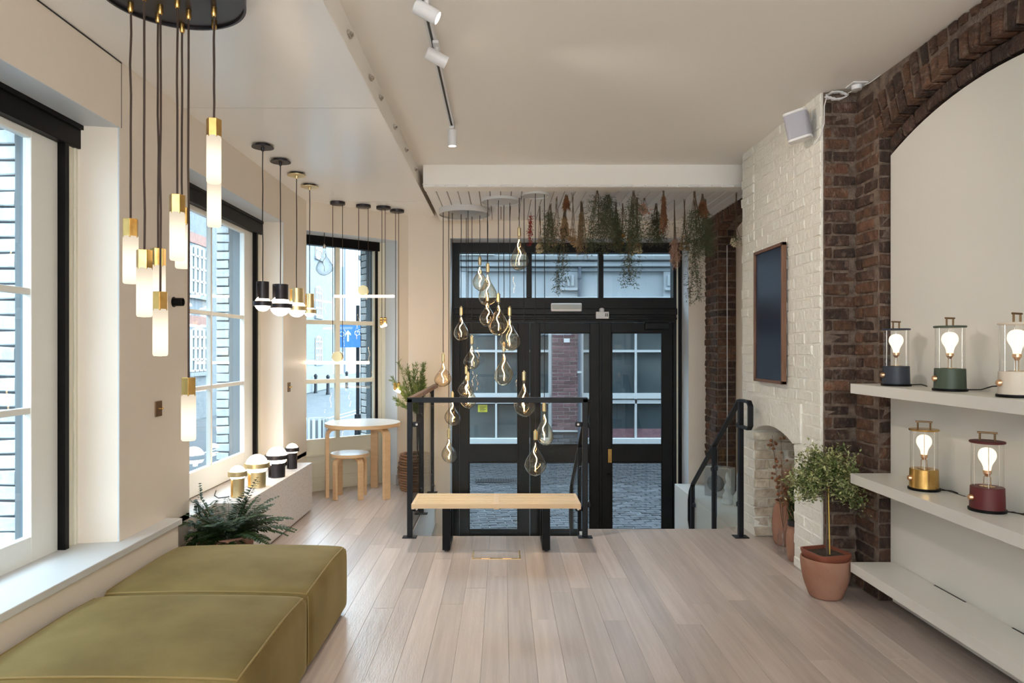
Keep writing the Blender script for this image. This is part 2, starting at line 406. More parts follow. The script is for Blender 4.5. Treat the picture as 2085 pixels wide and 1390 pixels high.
# ceilings
m = MB(); m.box(-0.745, 2.5, -3.9, 7.9, ZC, ZC + 0.2); struct(m.build('ceiling', 'ceil'))
sf = empty('ceiling_soffit', (-1.33, 3, ZS), kind='structure')
for a, b in ((-3.9, 0.6), (0.608, 4.08), (4.09, 6.685), (6.695, 8.05)):
    MB().box(-2.2, -0.745, a, b, ZS, ZS + 0.03).build('panel', 'soffit', sf)
MB().box(-2.2, -0.747, -3.9, 8.05, ZS + 0.03, ZC + 0.2).build('core', 'ceil', sf)
m = MB(); m.box(-0.749, -0.742, -3.9, YF, ZS + 0.002, ZC); o = m.build('fascia', 'ceil', sf)
for d in (3.28, 3.81, 4.11, 4.65, 5.19, 5.75, 6.31, 6.62, 7.05):
    c = Vector((-0.738, d, ZS + 0.072))
    k = MB().box(-0.742, -0.730, d - 0.030, d + 0.030, c.z - 0.010, c.z + 0.010).build('clip', 'steel', sf, bevel=0.003)
    MB().tube([(-0.727, d - 0.022, c.z), (-0.720, d, c.z + 0.004), (-0.727, d + 0.022, c.z)], 0.004, 6).build('latch', 'steel', k, smooth=40)
m = MB(); m.box(-0.685, 2.35, 5.86, 6.02, ZB - 0.002, ZC); struct(m.build('trim_4', 'ceil'), 'plastered downstand beam over the entry')
be = empty('ceiling_entry', (0.8, 6.7, ZB), kind='structure')
MB().box(-0.685, 2.45, 6.02, 7.75, ZB + 0.016, ZC).build('core', 'floorgap', be)
me = bricks_of('boards', (0.094, 1.6, 0.018), 0.004, 0.0, 1)[0]
for i in range(33):
    xx = -0.685 + 0.0475 + i * 0.095
    if xx < 2.42: inst('board', me, be, (xx, 6.72, ZB + 0.009), (0, 0, 0), (0.945, 1.09, 1))
# left wall: sill band, pillars, lintel
WIN = ((-3.2, -1.6), (-1.0, 0.55), (1.15, 3.42), (4.18, 5.97))
wlft = empty('wall_left', (-2.0, 2, 0), kind='structure')
MB().box(-2.17, XW, -3.9, 4.18, 0.0, 0.46).build('dado', 'wall', wlft)
MB().box(-2.17, XW, 4.18, 5.97, 0.0, 0.424).build('dado', 'wall', wlft)
MB().box(-2.17, XW, 5.97, 6.67, 0.0, 0.46).build('dado', 'wall', wlft)
MB().box(-2.17, XW, 4.14, 6.01, 0.424, 0.430).build('sill', 'terrazzo', wlft)
MB().box(-2.17, XW, -3.9, 6.67, 2.57, ZS).build('lintel', 'wall', wlft)
pe = [-3.9] + [v for w in WIN for v in w] + [6.67]
for i in range(0, len(pe), 2):
    a, b = pe[i], pe[i + 1]
    MB().prism([(XW, a), (XW, b), (-2.17, b + (0.045 if b < 6 else 0)), (-2.17, a - 0.045)], lambda p, q, h: (p, q, 0.424 + h * 2.146)).build('pillar', 'wall', wlft)
for (a, b) in WIN:                              # white painted window reveals
    for y, s in ((a, -1), (b, 1)):
        MB().prism([(XW - 0.001, y), (-2.165, y + 0.045 * s), (-2.165, y + 0.045 * s - 0.003 * s), (XW - 0.001, y - 0.003 * s)], lambda p, q, h: (p, q, (0.495 if a < 4 else 0.43) + h * (2.074 if a < 4 else 2.139))).build('reveal', 'reveal', wlft)
    MB().prism([(XW - 0.001, a), (XW - 0.001, b), (-2.165, b + 0.045), (-2.165, a - 0.045)], lambda p, q, h: (p, q, 2.567 + h * 0.003)).build('reveal', 'reveal', wlft)
MB().box(XW, XW + 0.004, -3.9, 3.433, ZS - 0.006, ZS - 0.001).build('gap_shade_strip', 'ink', wlft)  # black strip painted in for the shade of a gap under the soffit
MB().box(XW, XW + 0.0015, 3.433, 3.436, 2.57, ZS).build('gap_shade_strip', 'ink', wlft)  # same dark stand-in for shade, down the lintel joint
m = MB().box(-2.14, -1.83, -3.9, 3.9, 0.46, 0.495); sill = struct(m.build('trim_5', 'white', bevel=0.004), 'deep white window sill')
m = MB().box(-1.93, -1.845, -3.9, 3.88, 0.0, 0.46); struct(m.build('trim_6', 'wall'))
# outer brick leaf
ow = empty('wall_outer', (-2.3, 3, LOB), kind='structure')
MB().box(-2.45, -2.18, -3.9, 6.75, LOB, 0.42).build('footing', 'darkmortar', ow)
MB().box(-2.45, -2.18, -3.9, 6.75, 2.62, 3.3).build('head', 'darkmortar', ow)
for i in range(0, len(pe), 2):
    a, b = pe[i] - 0.14, pe[i + 1] + (0.14 if pe[i + 1] < 6 else 0.0)
    MB().box(-2.445, -2.24, a + 0.008, b, 0.42, 2.62).build('pier', 'darkmortar', ow)
    if a > 2:
        brick_face(ow, (-2.455, a + 0.008, 0), (1, 0, 0), (0, -1, 0), 0.205, 0.43, 2.60, 'glazedbrick', pitch=0.235, proud=0.008, dims=(0.215, 0.1, 0.062), headers=False)
# windows in the left wall
def casement(name, y0, y1, label):
    w = empty(name, (XG, (y0 + y1) / 2, 0.47), kind='structure'); w['label'] = label
    fb = y1 - 0.145
    MB().box(XG - 0.05, XG + 0.03, fb, fb + 0.03, 0.43, 2.57).build('frame', 'black', w)
    MB().box(XG - 0.05, XG + 0.03, y0 + 0.01, y0 + 0.04, 0.43, 2.57).build('frame', 'black', w)
    h = MB().box(XG - 0.05, XG + 0.035, y0, y1 + 0.04, 2.45, 2.568).build('blind_box', 'black', w, bevel=0.004)
    MB().box(XG + 0.035, XG + 0.048, y0, y1 + 0.04, 2.545, 2.568).build('rail', 'black', h)
    MB().box(XG - 0.04, XG + 0.012, fb + 0.03, y1 - 0.055, 0.43, 2.46).build('architrave', 'cream', w, bevel=0.004)
    MB().box(XG - 0.05, XG + 0.022, y1 - 0.055, y1 + 0.04, 0.43, 2.46).build('architrave', 'cream', w, bevel=0.004)
    s0, s1 = y0 + 0.04, fb; g0, g1 = s0 + 0.16, s1 - 0.185
    X0, X1 = XG - 0.045, XG - 0.005
    for a, b in ((s0, g0), (g1, s1)): MB().box(X0, X1, a, b, 0.44, 2.45).build('stile', 'sash', w, bevel=0.004)
    MB().box(X0, X1, g0, g1, 0.44, 0.61).build('rail', 'sash', w, bevel=0.004)
    MB().box(X0, X1, g0, g1, 2.415, 2.45).build('rail', 'sash', w, bevel=0.004)
    nc = max(2, round((g1 - g0) / 0.52)); cw = (g1 - g0) / nc
    for i in range(1, nc): MB().box(X0 + 0.002, X1 - 0.002, g0 + cw * i - 0.013, g0 + cw * i + 0.013, 0.61, 2.415).build('glazing_bar', 'sash', w, bevel=0.004)
    zz = (0.61, 1.18, 1.72, 2.415)
    for z in zz[1:3]: MB().box(X0 + 0.004, X1 - 0.004, g0, g1, z - 0.015, z + 0.015).build('glazing_bar', 'sash', w, bevel=0.004)
    for i in range(nc):
        for j in range(3):
            MB().box(XG - 0.030, XG - 0.026, g0 + cw * i + 0.005, g0 + cw * (i + 1) - 0.005, zz[j] + 0.005, zz[j + 1] - 0.005).build('pane', 'pane', w)
    MB().box(-2.30, -2.18, fb - 0.030, fb + 0.03, 0.44, 2.6).build('outer_frame', 'greyframe', w, bevel=0.01)
    MB().box(-2.335, -2.29, fb - 0.015, fb + 0.03, 0.44, 2.6).build('outer_frame', 'stuccodark', w, bevel=0.01)
    MB().box(-2.30, -2.18, y0 + 0.0, y0 + 0.05, 0.44, 2.6).build('outer_frame', 'greyframe', w, bevel=0.01)
    MB().box(-2.48, -2.18, y0, y1 - 0.05, 0.40, 0.45).build('outer_sill', 'greyframe', w)
for i, (a, b) in enumerate(WIN):
    casement('window_%d' % (i + 1), a, b, ('tall cream casement window behind the camera', 'tall cream casement window beside the camera', 'cream casement window beside the green poufs', 'cream casement window behind the globe lamps')[i])

# bay wall with the tall window
A = Vector((XW, 6.67, 0)); B = Vector((-1.0, YF + 0.02, 0)); U = (B - A).normalized(); NB = Vector((-U.y, U.x, 0)); LB = (B - A).length
BM = Matrix((U, NB, Vector((0, 0, 1)))).transposed()
def bp(s, t, z): return A + U * s + NB * t + Vector((0, 0, z))
def bbox(mb, s0, s1, t0, t1, z0, z1): return mb.obox(bp((s0 + s1) / 2, (t0 + t1) / 2, (z0 + z1) / 2), ((s1 - s0) / 2, (t1 - t0) / 2, (z1 - z0) / 2), BM)
wb = empty('wall_bay', bp(LB / 2, 0.1, 0), kind='structure')
SR = 1.02
bbox(MB(), -0.10, LB + 0.02, 0.0, 0.36, 2.62, ZS).build('lintel', 'wall', wb)
MB().prism([(SR, 0), (LB + 0.05, 0), (LB + 0.3, 0.36), (SR - 0.04, 0.36)], lambda a, b, h: bp(a, b, h * 2.62)).build('pillar', 'wall', wb)
bbox(MB(), -0.30, 0.0, 0.06, 0.36, 0, 2.62).build('pillar', 'wall', wb)
bbox(MB(), SR - 0.02, SR + 0.012, -0.001, 0.2, 0, 0.11).build('skirting', 'white', wb)
MB().prism([(0.925, 0.34), (1.3, 0.34), (1.2, 0.66), (0.925, 0.66)], lambda a, b, h: bp(a, b, LOB + h * 3.8)).build('outer_pier', 'darkmortar', wb)
bbox(MB(), -0.4, 1.2, 0.34, 0.64, 2.64, 3.3).build('outer_head', 'darkmortar', wb)
bbox(MB(), -0.3, 1.0, 0.34, 0.60, LOB, 0.03).build('outer_step', 'stuccodark', wb)
brick_face(wb, bp(0.925, 0.64, 0), -NB, -U, 0.24, LOB + 0.02, 2.63, 'glazedbrick', pitch=0.235, proud=0.008, dims=(0.215, 0.1, 0.062))
MB().prism([(SR - 0.001, 0.001), (SR - 0.041, 0.36), (SR - 0.044, 0.36), (SR - 0.004, 0.001)], lambda a, b, h: bp(a, b, 0.11 + h * 2.51)).build('reveal', 'reveal', wb)
bbox(MB(), 0.0, SR - 0.004, 0.001, 0.36, 2.617, 2.6205).build('reveal', 'reveal', wb)
w5 = empty('window_5', bp(0.45, 0.27, 0), kind='structure'); w5['label'] = 'tall cream bay window behind the round table'
T0, T1 = 0.25, 0.29
bbox(MB(), 0.0, 0.93, 0.22, 0.31, 2.52, 2.618).build('blind_box', 'black', w5, bevel=0.004)
bbox(MB(), 0.885, 0.905, 0.22, 0.31, 0, 2.52).build('frame', 'black', w5)
bbox(MB(), 0.905, 0.955, 0.235, 0.34, 0, 2.62).build('architrave', 'cream', w5, bevel=0.004)
bbox(MB(), 0.955, 0.995, 0.215, 0.36, 0, 2.62).build('architrave', 'cream', w5, bevel=0.004)
bbox(MB(), 0.0, 0.05, T0, T1, 0, 2.52).build('stile', 'cream', w5)
bbox(MB(), 0.87, 0.885, T0, T1, 0, 2.52).build('stile', 'cream', w5)
bbox(MB(), 0.425, 0.475, T0 - 0.004, T1, 0.53, 2.52).build('glazing_bar', 'cream', w5, bevel=0.004)
for z in (1.735, 1.125): bbox(MB(), 0.05, 0.87, T0, T1, z - 0.022, z + 0.022).build('glazing_bar', 'cream', w5, bevel=0.004)
bp_ = bbox(MB(), 0.05, 0.87, T0, T1, 0.0, 0.535).build('kick_panel', 'cream', w5, bevel=0.004)
bbox(MB(), 0.04, 0.885, T0 - 0.02, T0, 0.36, 0.38).build('moulding', 'cream', bp_, bevel=0.004)
bbox(MB(), 0.04, 0.885, T0 - 0.012, T0, 0.0, 0.10).build('moulding', 'cream', bp_, bevel=0.004)
for s0, s1 in ((0.09, 0.42), (0.48, 0.84)): bbox(MB(), s0, s1, T0 - 0.008, T0, 0.14, 0.30).build('moulding', 'cream', bp_, bevel=0.004)
zz = (0.535, 1.125, 1.735, 2.52)
for s0, s1 in ((0.045, 0.43), (0.47, 0.875)):
    for j in range(3): bbox(MB(), s0, s1, 0.268, 0.272, zz[j], zz[j + 1]).build('pane', 'pane', w5)
bbox(MB(), 0.86, 0.90, 0.30, 0.40, LOB, 2.62).build('outer_frame', 'greyframe', w5)

# front wall and door screen
wf = empty('wall_front', (0.5, YF, 0), kind='structure')
MB().prism([(-1.03, YF), (-0.575, YF), (-0.575, 8.0), (-1.25, 8.0)], lambda a, b, h: (a, b, LOB + h * (ZC - LOB))).build('pier', 'wall', wf)
MB().box(2.015, 2.22, YF, 8.0, LOB, ZC).build('pier', 'wall', wf)
MB().box(-0.575, 2.015, YF, 8.0, 2.66, ZC).build('lintel', 'wall', wf)
MB().box(2.012, 2.0155, YF + 0.001, 7.70, LOB, 2.658).build('reveal', 'reveal', wf)
MB().box(-0.5755, -0.572, YF + 0.001, 7.70, LOB, 2.658).build('reveal', 'reveal', wf)
MB().box(-0.575, 2.012, YF + 0.001, 7.70, 2.657, 2.6605).build('reveal', 'reveal', wf)
YD = 7.70; KD = F / YD
def DX(x): return (x - 1024) / KD
def DZ(y): return 1.46 - (y - 710) / KD
fr = empty('door_frame', (DX(1155), YD, LOB), kind='structure')
MB().box(-0.577, DX(935), YD, YD + 0.14, LOB, 2.66).build('jamb', 'blackpaint', fr)
MB().box(DX(1371), 2.016, YD, YD + 0.14, LOB, 2.66).build('jamb', 'blackpaint', fr)
MB().box(DX(1377.5), DX(1380.5), YD - 0.004, YD, LOB, 2.50).build('draught_seal', 'cream', fr)
MB().box(DX(1384), 2.016, YD - 0.03, YD, LOB, 2.63).build('architrave', 'blackpaint', fr)
MB().box(DX(935), DX(1371), YD, YD + 0.14, DZ(514), 2.66).build('head', 'blackpaint', fr)
MB().box(DX(935), DX(1371), YD + 0.0, YD + 0.14, DZ(656), DZ(606)).build('transom', 'blackpaint', fr)
MB().box(DX(925), DX(1378), YD - 0.035, YD, DZ(641), DZ(628)).build('transom_moulding', 'blackpaint', fr, bevel=0.008)
MB().box(DX(925), DX(1378), YD - 0.02, YD, DZ(651), DZ(646)).build('transom_moulding', 'blackpaint', fr, bevel=0.006)
for a, b in ((1072, 1083), (1219, 1229)): MB().box(DX(a), DX(b), YD, YD + 0.10, DZ(606), DZ(514)).build('mullion', 'blackpaint', fr, bevel=0.005)
for a, b in ((935, 1072), (1083, 1219), (1229, 1371)): MB().box(DX(a), DX(b), YD + 0.05, YD + 0.056, DZ(606), DZ(514)).build('pane', 'pane', fr)
def leaf(name, xa, xb, ga, gb, label, handle=None):
    d = empty(name, (DX((xa + xb) / 2), YD + 0.03, LOB), kind='structure'); d['label'] = label
    y0, y1 = YD + 0.015, YD + 0.06; zt = DZ(657); zb = LOB + 0.01
    for a, b in ((xa, ga), (gb, xb)): MB().box(DX(a), DX(b), y0, y1, zb, zt).build('stile', 'blackpaint', d, bevel=0.004)
    for a, b in ((657, 677), (906, 941), (1079, 1079)):
        z0 = zb if a == 1079 else DZ(b)
        MB().box(DX(ga), DX(gb), y0, y1, z0, DZ(a)).build('rail', 'blackpaint', d, bevel=0.004)
    for a, b in ((677, 906), (941, 1079)):
        MB().box(DX(ga) - 0.004, DX(gb) + 0.004, y0 + 0.022, y0 + 0.028, DZ(b) - 0.004, DZ(a) + 0.004).build('pane', 'pane', d)
        q = MB()
        for u0, u1, v0, v1 in ((ga, ga + 2, a, b), (gb - 2, gb, a, b), (ga, gb, a, a + 2), (ga, gb, b - 2, b)):
            q.box(DX(u0), DX(u1), y0 - 0.006, y0 + 0.012, DZ(v1), DZ(v0))
        q.build('glazing_bead', 'blackpaint', d)
    if handle:
        h = MB().box(DX(handle - 4), DX(handle + 4), y0 - 0.012, y0, DZ(942), DZ(914)).build('push_plate', 'brass', d, bevel=0.003)
        MB().tube([(DX(handle - 2), y0 - 0.002, DZ(966)), (DX(handle - 2), y0 - 0.02, DZ(966))], 0.018, 12).build('lock', 'black', h, smooth=40)
    return d
leaf('door_1', 935.5, 1078.5, 954.5, 1055, 'leftmost black glazed door leaf')
leaf('door_2', 1079.5, 1221, 1099, 1202, 'middle black glazed door leaf')
leaf('door_3', 1225.5, 1370.5, 1245.5, 1349, 'rightmost black glazed door leaf with brass push plate', 1242)
MB().box(DX(1221), DX(1225), YD + 0.01, YD + 0.10, LOB, DZ(656)).build('mullion', 'blackpaint', fr)
# fittings on the door screen
o = empty('emergency_light', P(1152, 634, 7.66)); tag(o, 'white rectangular emergency light on the black transom', 'light fitting')
MB().box(DX(1121), DX(1183), YD - 0.085, YD - 0.035, DZ(634.5), DZ(618)).build('housing', 'whiteplastic', o, bevel=0.008)
MB().box(DX(1123), DX(1181), YD - 0.10, YD - 0.085, DZ(630), DZ(620)).build('diffuser', 'frost', o, bevel=0.006)
o = empty('alarm_sounder', P(1225, 650, 7.66)); tag(o, 'small white alarm box with round dome above the doors', 'alarm')
MB().box(DX(1212), DX(1238), YD - 0.075, YD - 0.035, DZ(649), DZ(635)).build('box', 'whiteplastic', o, bevel=0.006)
MB().lathe([(0, -0.02), (0.03, -0.02), (0.03, 0.0), (0.02, 0.015), (0, 0.018)], 20, (DX(1224), YD - 0.055, DZ(632)), Matrix.Rotation(math.pi / 2, 3, 'X')).build('dome', 'whiteplastic', o, smooth=40)
MB().tube([(DX(1224) + 0.045 * math.cos(a), YD - 0.05, DZ(634) + 0.05 * math.sin(a)) for a in [math.pi * i / 10 for i in range(11)]], 0.004, 6).build('cable', 'cord', o)
q = MB()
for i in range(2):
    for j in range(2): q.box(DX(1230 + 3.4 * i), DX(1232.4 + 3.4 * i), YD - 0.077, YD - 0.075, DZ(641.2 + 3.2 * j), DZ(639 + 3.2 * j))
q.build('speaker_slots', 'ink', o)
o = empty('door_closer', P(1340, 666, 7.68)); tag(o, 'black overhead door closer on the right leaf', 'door closer')
MB().box(DX(1312), DX(1362), YD - 0.05, YD + 0.014, DZ(671), DZ(656)).build('body', 'railblack', o, bevel=0.015, seg=3)
MB().tube([(DX(1320), YD - 0.03, DZ(656)), (DX(1292), YD - 0.04, DZ(652.5)), (DX(1318), YD - 0.03, DZ(651))], 0.007, 6).build('arm', 'railblack', o)

# right side: near brick pier and arch, white panel, chimney breast, far pier and arch
XC, XB, XP = 1.965, 2.18, 2.235       # chimney face, brick face, panel face
wr = empty('wall_right', (2.3, 3, 0), kind='structure')
MB().box(XC + 0.012, XB, 4.21, 4.6, 0, ZC).build('mortar_bed', 'mortar', wr)
MB().box(XB, 2.5, 3.96, 4.6, 0, ZC).build('mortar_bed', 'mortar', wr)
brick_face(wr, (XC + 0.012, 4.21, 0), (1, 0, 0), (0, -1, 0), XB - XC - 0.012, 0.0, ZC - 0.02, 'brick', pitch=0.215, proud=0.009, mats=['brick', 'brick', 'brickwarm'], pj=0.005, phase=0.25, gap=0.014)
YA, RA = 3.10, 2.34                    # arch over the shelves
ZCR = 2.84; ZK = ZCR - RA
def arch_z(y, r): return ZK + math.sqrt(max(r * r - (y - YA) ** 2, 0))
brick_face(wr, (XB, 3.96, 0), (0, 1, 0), (-1, 0, 0), 0.25, 0.0, ZC - 0.02, 'brick', pitch=0.225, proud=0.009, mats=['brick', 'brickwarm'], pj=0.005, phase=0.3, gap=0.014)
brick_face(wr, (XB - 0.002, 3.96, 0), (1, 0, 0), (0, -1, 0), 0.075, 0.0, 2.66, 'brick', pitch=0.23, proud=0.006, mats=['brick', 'brickwarm'])
N_ = 24
ys = [2.25 - 0.4 + (3.97 - 1.85) * i / N_ for i in range(N_ + 1)]
MB().prism([(y, arch_z(y, RA + 0.012)) for y in ys] + [(ys[-1], ZC), (ys[0], ZC)], lambda a, b, h: (XB + 0.004 + h * 0.3, a, b)).build('spandrel', 'mortar', wr)
th0, th1 = math.asin((3.955 - YA) / RA), math.asin((2.2 - YA) / RA)
nv = 25
for i in range(nv):
    t = th0 + (th1 - th0) * (i + 0.5) / nv
    for ring, (r0, r1) in enumerate(((RA, RA + 0.115), (RA + 0.125, RA + 0.235))):
        rm = (r0 + r1) / 2
        yc, zc = YA + rm * math.sin(t), ZK + rm * math.cos(t)
        if zc + 0.02 > ZC: continue
        hgt = min(r1 - r0, 2 * (ZC - 0.004 - zc) / math.cos(t))
        me = RD.choice(bricks_of(RD.choice(['brickwarm', 'brickwarm', 'brick']), (0.1, 0.065, 0.215)))
        inst('arch_brick', me, wr, (XB + 0.042 + RD.uniform(-.006, .004), yc, zc), (-t, 0, RD.uniform(-.03, .03)), (1, 0.056 / 0.065 * RD.uniform(.92, 1.05), hgt / 0.215))
for i in range(15):
    t = th0 + (th1 - th0) * (i + 0.5) / 15
    rm = RA - 0.045
    me = RD.choice(bricks_of('brick', (0.1, 0.215, 0.065)))
    inst('arch_brick', me, wr, (XB + 0.105, YA + rm * math.sin(t), ZK + rm * math.cos(t)), (-t, 0, 0), (1, 0.5, 1.1))
for zc in [2.70 + 0.0745 * i for i in range(5)]:
    y = 3.93 - 0.02
    while y > 2.0:
        w = 0.215; ya = y - w
        if zc - 0.036 > arch_z(max(ya, YA), RA + 0.26) and zc < ZC - 0.02:
            inst('brick', RD.choice(bricks_of('brick', (0.1, 0.215, 0.065))), wr, (XB + 0.043, (y + ya) / 2, zc), (0, 0, 0), (1, 0.95, 1))
        y -= 0.225
MB().box(2.21, 2.5, -3.9, 1.85, 0, ZC).build('rear_wall', 'wall', wr)
# white arched back panel with plinth
def pan_z(y): return ZK + math.sqrt((RA - 0.105) ** 2 - (y - YA) ** 2)
ys = [1.9 + (3.935 - 1.9) * i / 26 for i in range(27)]
m = MB().prism([(ys[0], 0.03), (ys[-1], 0.03)] + [(y, pan_z(y)) for y in reversed(ys)], lambda a, b, h: (XP + h * 0.03, a, b))
o = m.build('trim_7', 'shelfwhite', smooth=30); struct(o, 'white arched back panel behind the shelves')
m = MB().box(XP - 0.018, XP, 1.9, 3.885, 0.025, 0.18); struct(m.build('trim_8', 'shelfwhite', bevel=0.002))

# white painted chimney breast with fireplace niche
ch = empty('wall_chimney', (2.15, 4.9, 0), kind='structure')
Y0, Y1, NA, NZ = 4.215, 5.60, 4.60, 5.33
def niche_top(y): return 0.825 + 0.075 * (1 - ((y - (NA + NZ) / 2) / ((NZ - NA) / 2)) ** 2)
MB().box(XC, 2.45, Y0, NA, 0, ZC).build('breast', 'paintbrick', ch)
MB().box(XC, 2.45, NZ, Y1, 0, ZC).build('breast', 'paintbrick', ch)
ys = [NA + (NZ - NA) * i / 14 for i in range(15)]
MB().prism([(y, niche_top(y)) for y in ys] + [(NZ, ZC), (NA, ZC)], lambda a, b, h: (XC + h * 0.45, a, b)).build('breast', 'paintbrick', ch)
MB().box(2.33, 2.45, NA, NZ, 0, 0.95).build('niche_back', 'rawbrick', ch)
MB().prism([(y, niche_top(y) - 0.004) for y in ys] + [(NZ + 0.04, 1.10), (NA - 0.12, 1.10), (NA - 0.12, 0.84)], lambda a, b, h: (XC - 0.016 + h * 0.05, a, b)).build('plaster_lintel', 'paintbrick', ch, bevel=0.006)
def inn(a, z):
    y = Y0 + a
    return (NA - 0.05 < y < NZ + 0.05 and z < 1.09) or (NA - 0.12 < y < NZ and 0.80 < z < 1.09)
brick_face(ch, (XC, Y0, 0), (0, 1, 0), (-1, 0, 0), NA - Y0, 0.0, ZC - 0.01, 'paintbrick', proud=0.004, pj=0.0035, skip=inn, gap=0.005)
brick_face(ch, (XC, NA, 0), (0, 1, 0), (-1, 0, 0), NZ - NA, 1.0430, ZC - 0.01, 'paintbrick', proud=0.003, pj=0.0025, skip=lambda a, z: z < 1.09, gap=0.005)
brick_face(ch, (XC, NZ, 0), (0, 1, 0), (-1, 0, 0), Y1 - NZ, 0.0, ZC - 0.01, 'paintbrick', proud=0.007, pj=0.006, skip=lambda a, z: 1.02 < z < 1.09, gap=0.006)
brick_face(ch, (XC - 0.004, NZ, 0), (1, 0, 0), (0, -1, 0), 0.37, 0.0, 0.82, 'rawbrick', proud=0.012, pj=0.011, gap=0.006)
# far pier and arch
XF = 2.2
wq = empty('wall_alcove', (2.3, 6.6, 0), kind='structure')
MB().box(2.39, 2.5, 5.6, 7.4, 0, ZC).build('alcove_back', 'wall', wq)
MB().box(XF, 2.42, 7.0, 7.42, LOB, ZC).build('mortar_bed', 'mortar', wq)
brick_face(wq, (XF, 7.0, 0), (0, 1, 0), (-1, 0, 0), 0.40, 0.0, 2.84, 'brick', proud=0.009, mats=['brick', 'brickwarm'], pj=0.005, gap=0.014)
brick_face(wq, (XF - 0.002, 7.0, 0), (1, 0, 0), (0, -1, 0), 0.195, 0.0, 2.68, 'brick', pitch=0.2, proud=0.009, mats=['brick', 'brickwarm'], pj=0.005, gap=0.014)
YQ, RQ = 6.15, 3.2; ZQ = 2.79 - RQ
ys = [5.6 + 1.41 * i / 14 for i in range(15)]
MB().prism([(y, ZQ + math.sqrt((RQ + 0.01) ** 2 - (y - YQ) ** 2)) for y in ys] + [(7.01, ZC), (5.6, ZC)], lambda a, b, h: (XF + 0.004 + h * 0.19, a, b)).build('spandrel', 'mortar', wq)
t0, t1 = math.asin((7.0 - YQ) / RQ), math.asin((5.62 - YQ) / RQ)
for i in range(19):
    t = t0 + (t1 - t0) * (i + 0.5) / 19
    r1 = min(RQ + 0.215, (ZB - 0.004 - ZQ) / math.cos(t)); rm = (RQ + r1) / 2
    inst('arch_brick', RD.choice(bricks_of(RD.choice(['brickwarm', 'brick']), (0.1, 0.065, 0.215))), wq, (XF + 0.044, YQ + rm * math.sin(t), ZQ + rm * math.cos(t)), (-t, 0, 0), (1, 1, (r1 - RQ) / 0.215))
m = MB(); m.box(-2.45, -1.95, -4.0, -3.9, 0, ZC); m.box(2.0, 2.5, -4.0, -3.9, 0, ZC); m.box(-1.95, 2.0, -4.0, -3.9, 0, 1.80); m.box(-1.95, 2.0, -4.0, -3.9, 2.78, ZC); struct(m.build('wall_back', 'wall'))
w6 = empty('window_6', (0, -3.95, 1.8), kind='structure'); w6['label'] = 'wide black framed high window added out of view behind the camera for fill light'  # unseen rear window, added to let fill daylight into the room
for i in range(5): MB().box(-1.95 + i * 0.975, -1.90 + i * 0.975, -3.98, -3.92, 1.80, 2.78).build('mullion', 'blackpaint', w6)
for a, b in ((1.80, 1.85), (2.73, 2.78)): MB().box(-1.95, 2.0, -3.98, -3.92, a, b).build('rail', 'blackpaint', w6)
for i in range(4): MB().box(-1.90 + i * 0.975, -0.975 + i * 0.975, -3.953, -3.947, 1.85, 2.73).build('pane', 'pane', w6)
m = MB().box(-2.6, 14, -4.2, 8.05, 3.26, 10.5); struct(m.build('added_storeys', 'palebrick'))  # unseen storeys, added so the facade opposite gets less sky light
m = MB().box(2.5, 14, -4.0, 8.0, LOB, 3.26); struct(m.build('wall_party', 'palebrick'))
# ================================================================== OUTSIDE
ZG = -0.70
m = MB().box(-40, 40, -12, 70, ZG - 0.3, ZG - 0.05); street = struct(m.build('street', 'asphalt'))
m = MB().box(-3.5, 9, 7.84, 13.5, ZG - 0.1, ZG - 0.014); pav = struct(m.build('pavement', 'cobblejoint'))
cob = bricks_of('cobble', (0.195, 0.098, 0.06), 0.010, 0.004, 6)
near = []; ca, sa = math.cos(0.10), math.sin(0.10)
for j in range(54):
    for i in range(-14, 24):
        a = i * 0.205 + (0.1025 if j % 2 else 0); b = j * 0.108
        x = a * ca - b * sa + 0.6; y = 7.9 + a * sa * 0.3 + b
        if 7.88 < y < 13.35 and -1.2 < x < 3.9: near.append((x, y))
def shows(p):
    x, y = p; px_ = 1024 + x * F / y; py_ = 710 + (1.46 - ZG) * F / y
    return 930 < py_ < 1092 and any(a < px_ < b for a, b in ((952, 1058), (1096, 1205), (1243, 1351)))
near.sort(key=lambda p: (not shows(p), p[1]))
far = MB()
for k, (x, y) in enumerate(near):
    z = ZG - 0.03 + RD.uniform(-.003, .003); rz = 0.03 + RD.uniform(-.03, .03)
    if k < 300: inst('cobble', RD.choice(cob), pav, (x, y, z), (RD.uniform(-.02, .02), RD.uniform(-.02, .02), rz))
    else: far.obox((x, y, z), (0.0965, 0.047, 0.03), Matrix.Rotation(rz, 3, 'Z'))
o = far.build('cobble_field', 'cobble', pav); o['kind'] = 'stuff'
m = MB().box(-0.42, 0.38, 11.0, 11.32, ZG - 0.03, ZG + 0.006); dr = empty('drain_grate', (0, 11.1, ZG)); tag(dr, 'dark slotted drain grate in the cobbles outside the left door', 'drain')
MB().box(-0.45, 0.40, 11.0, 11.34, ZG - 0.02, ZG + 0.002).build('frame', 'black', dr)
for i in range(20): MB().box(-0.43 + i * 0.041, -0.41 + i * 0.041, 11.02, 11.32, ZG, ZG + 0.008).build('bar', 'graphite', dr)

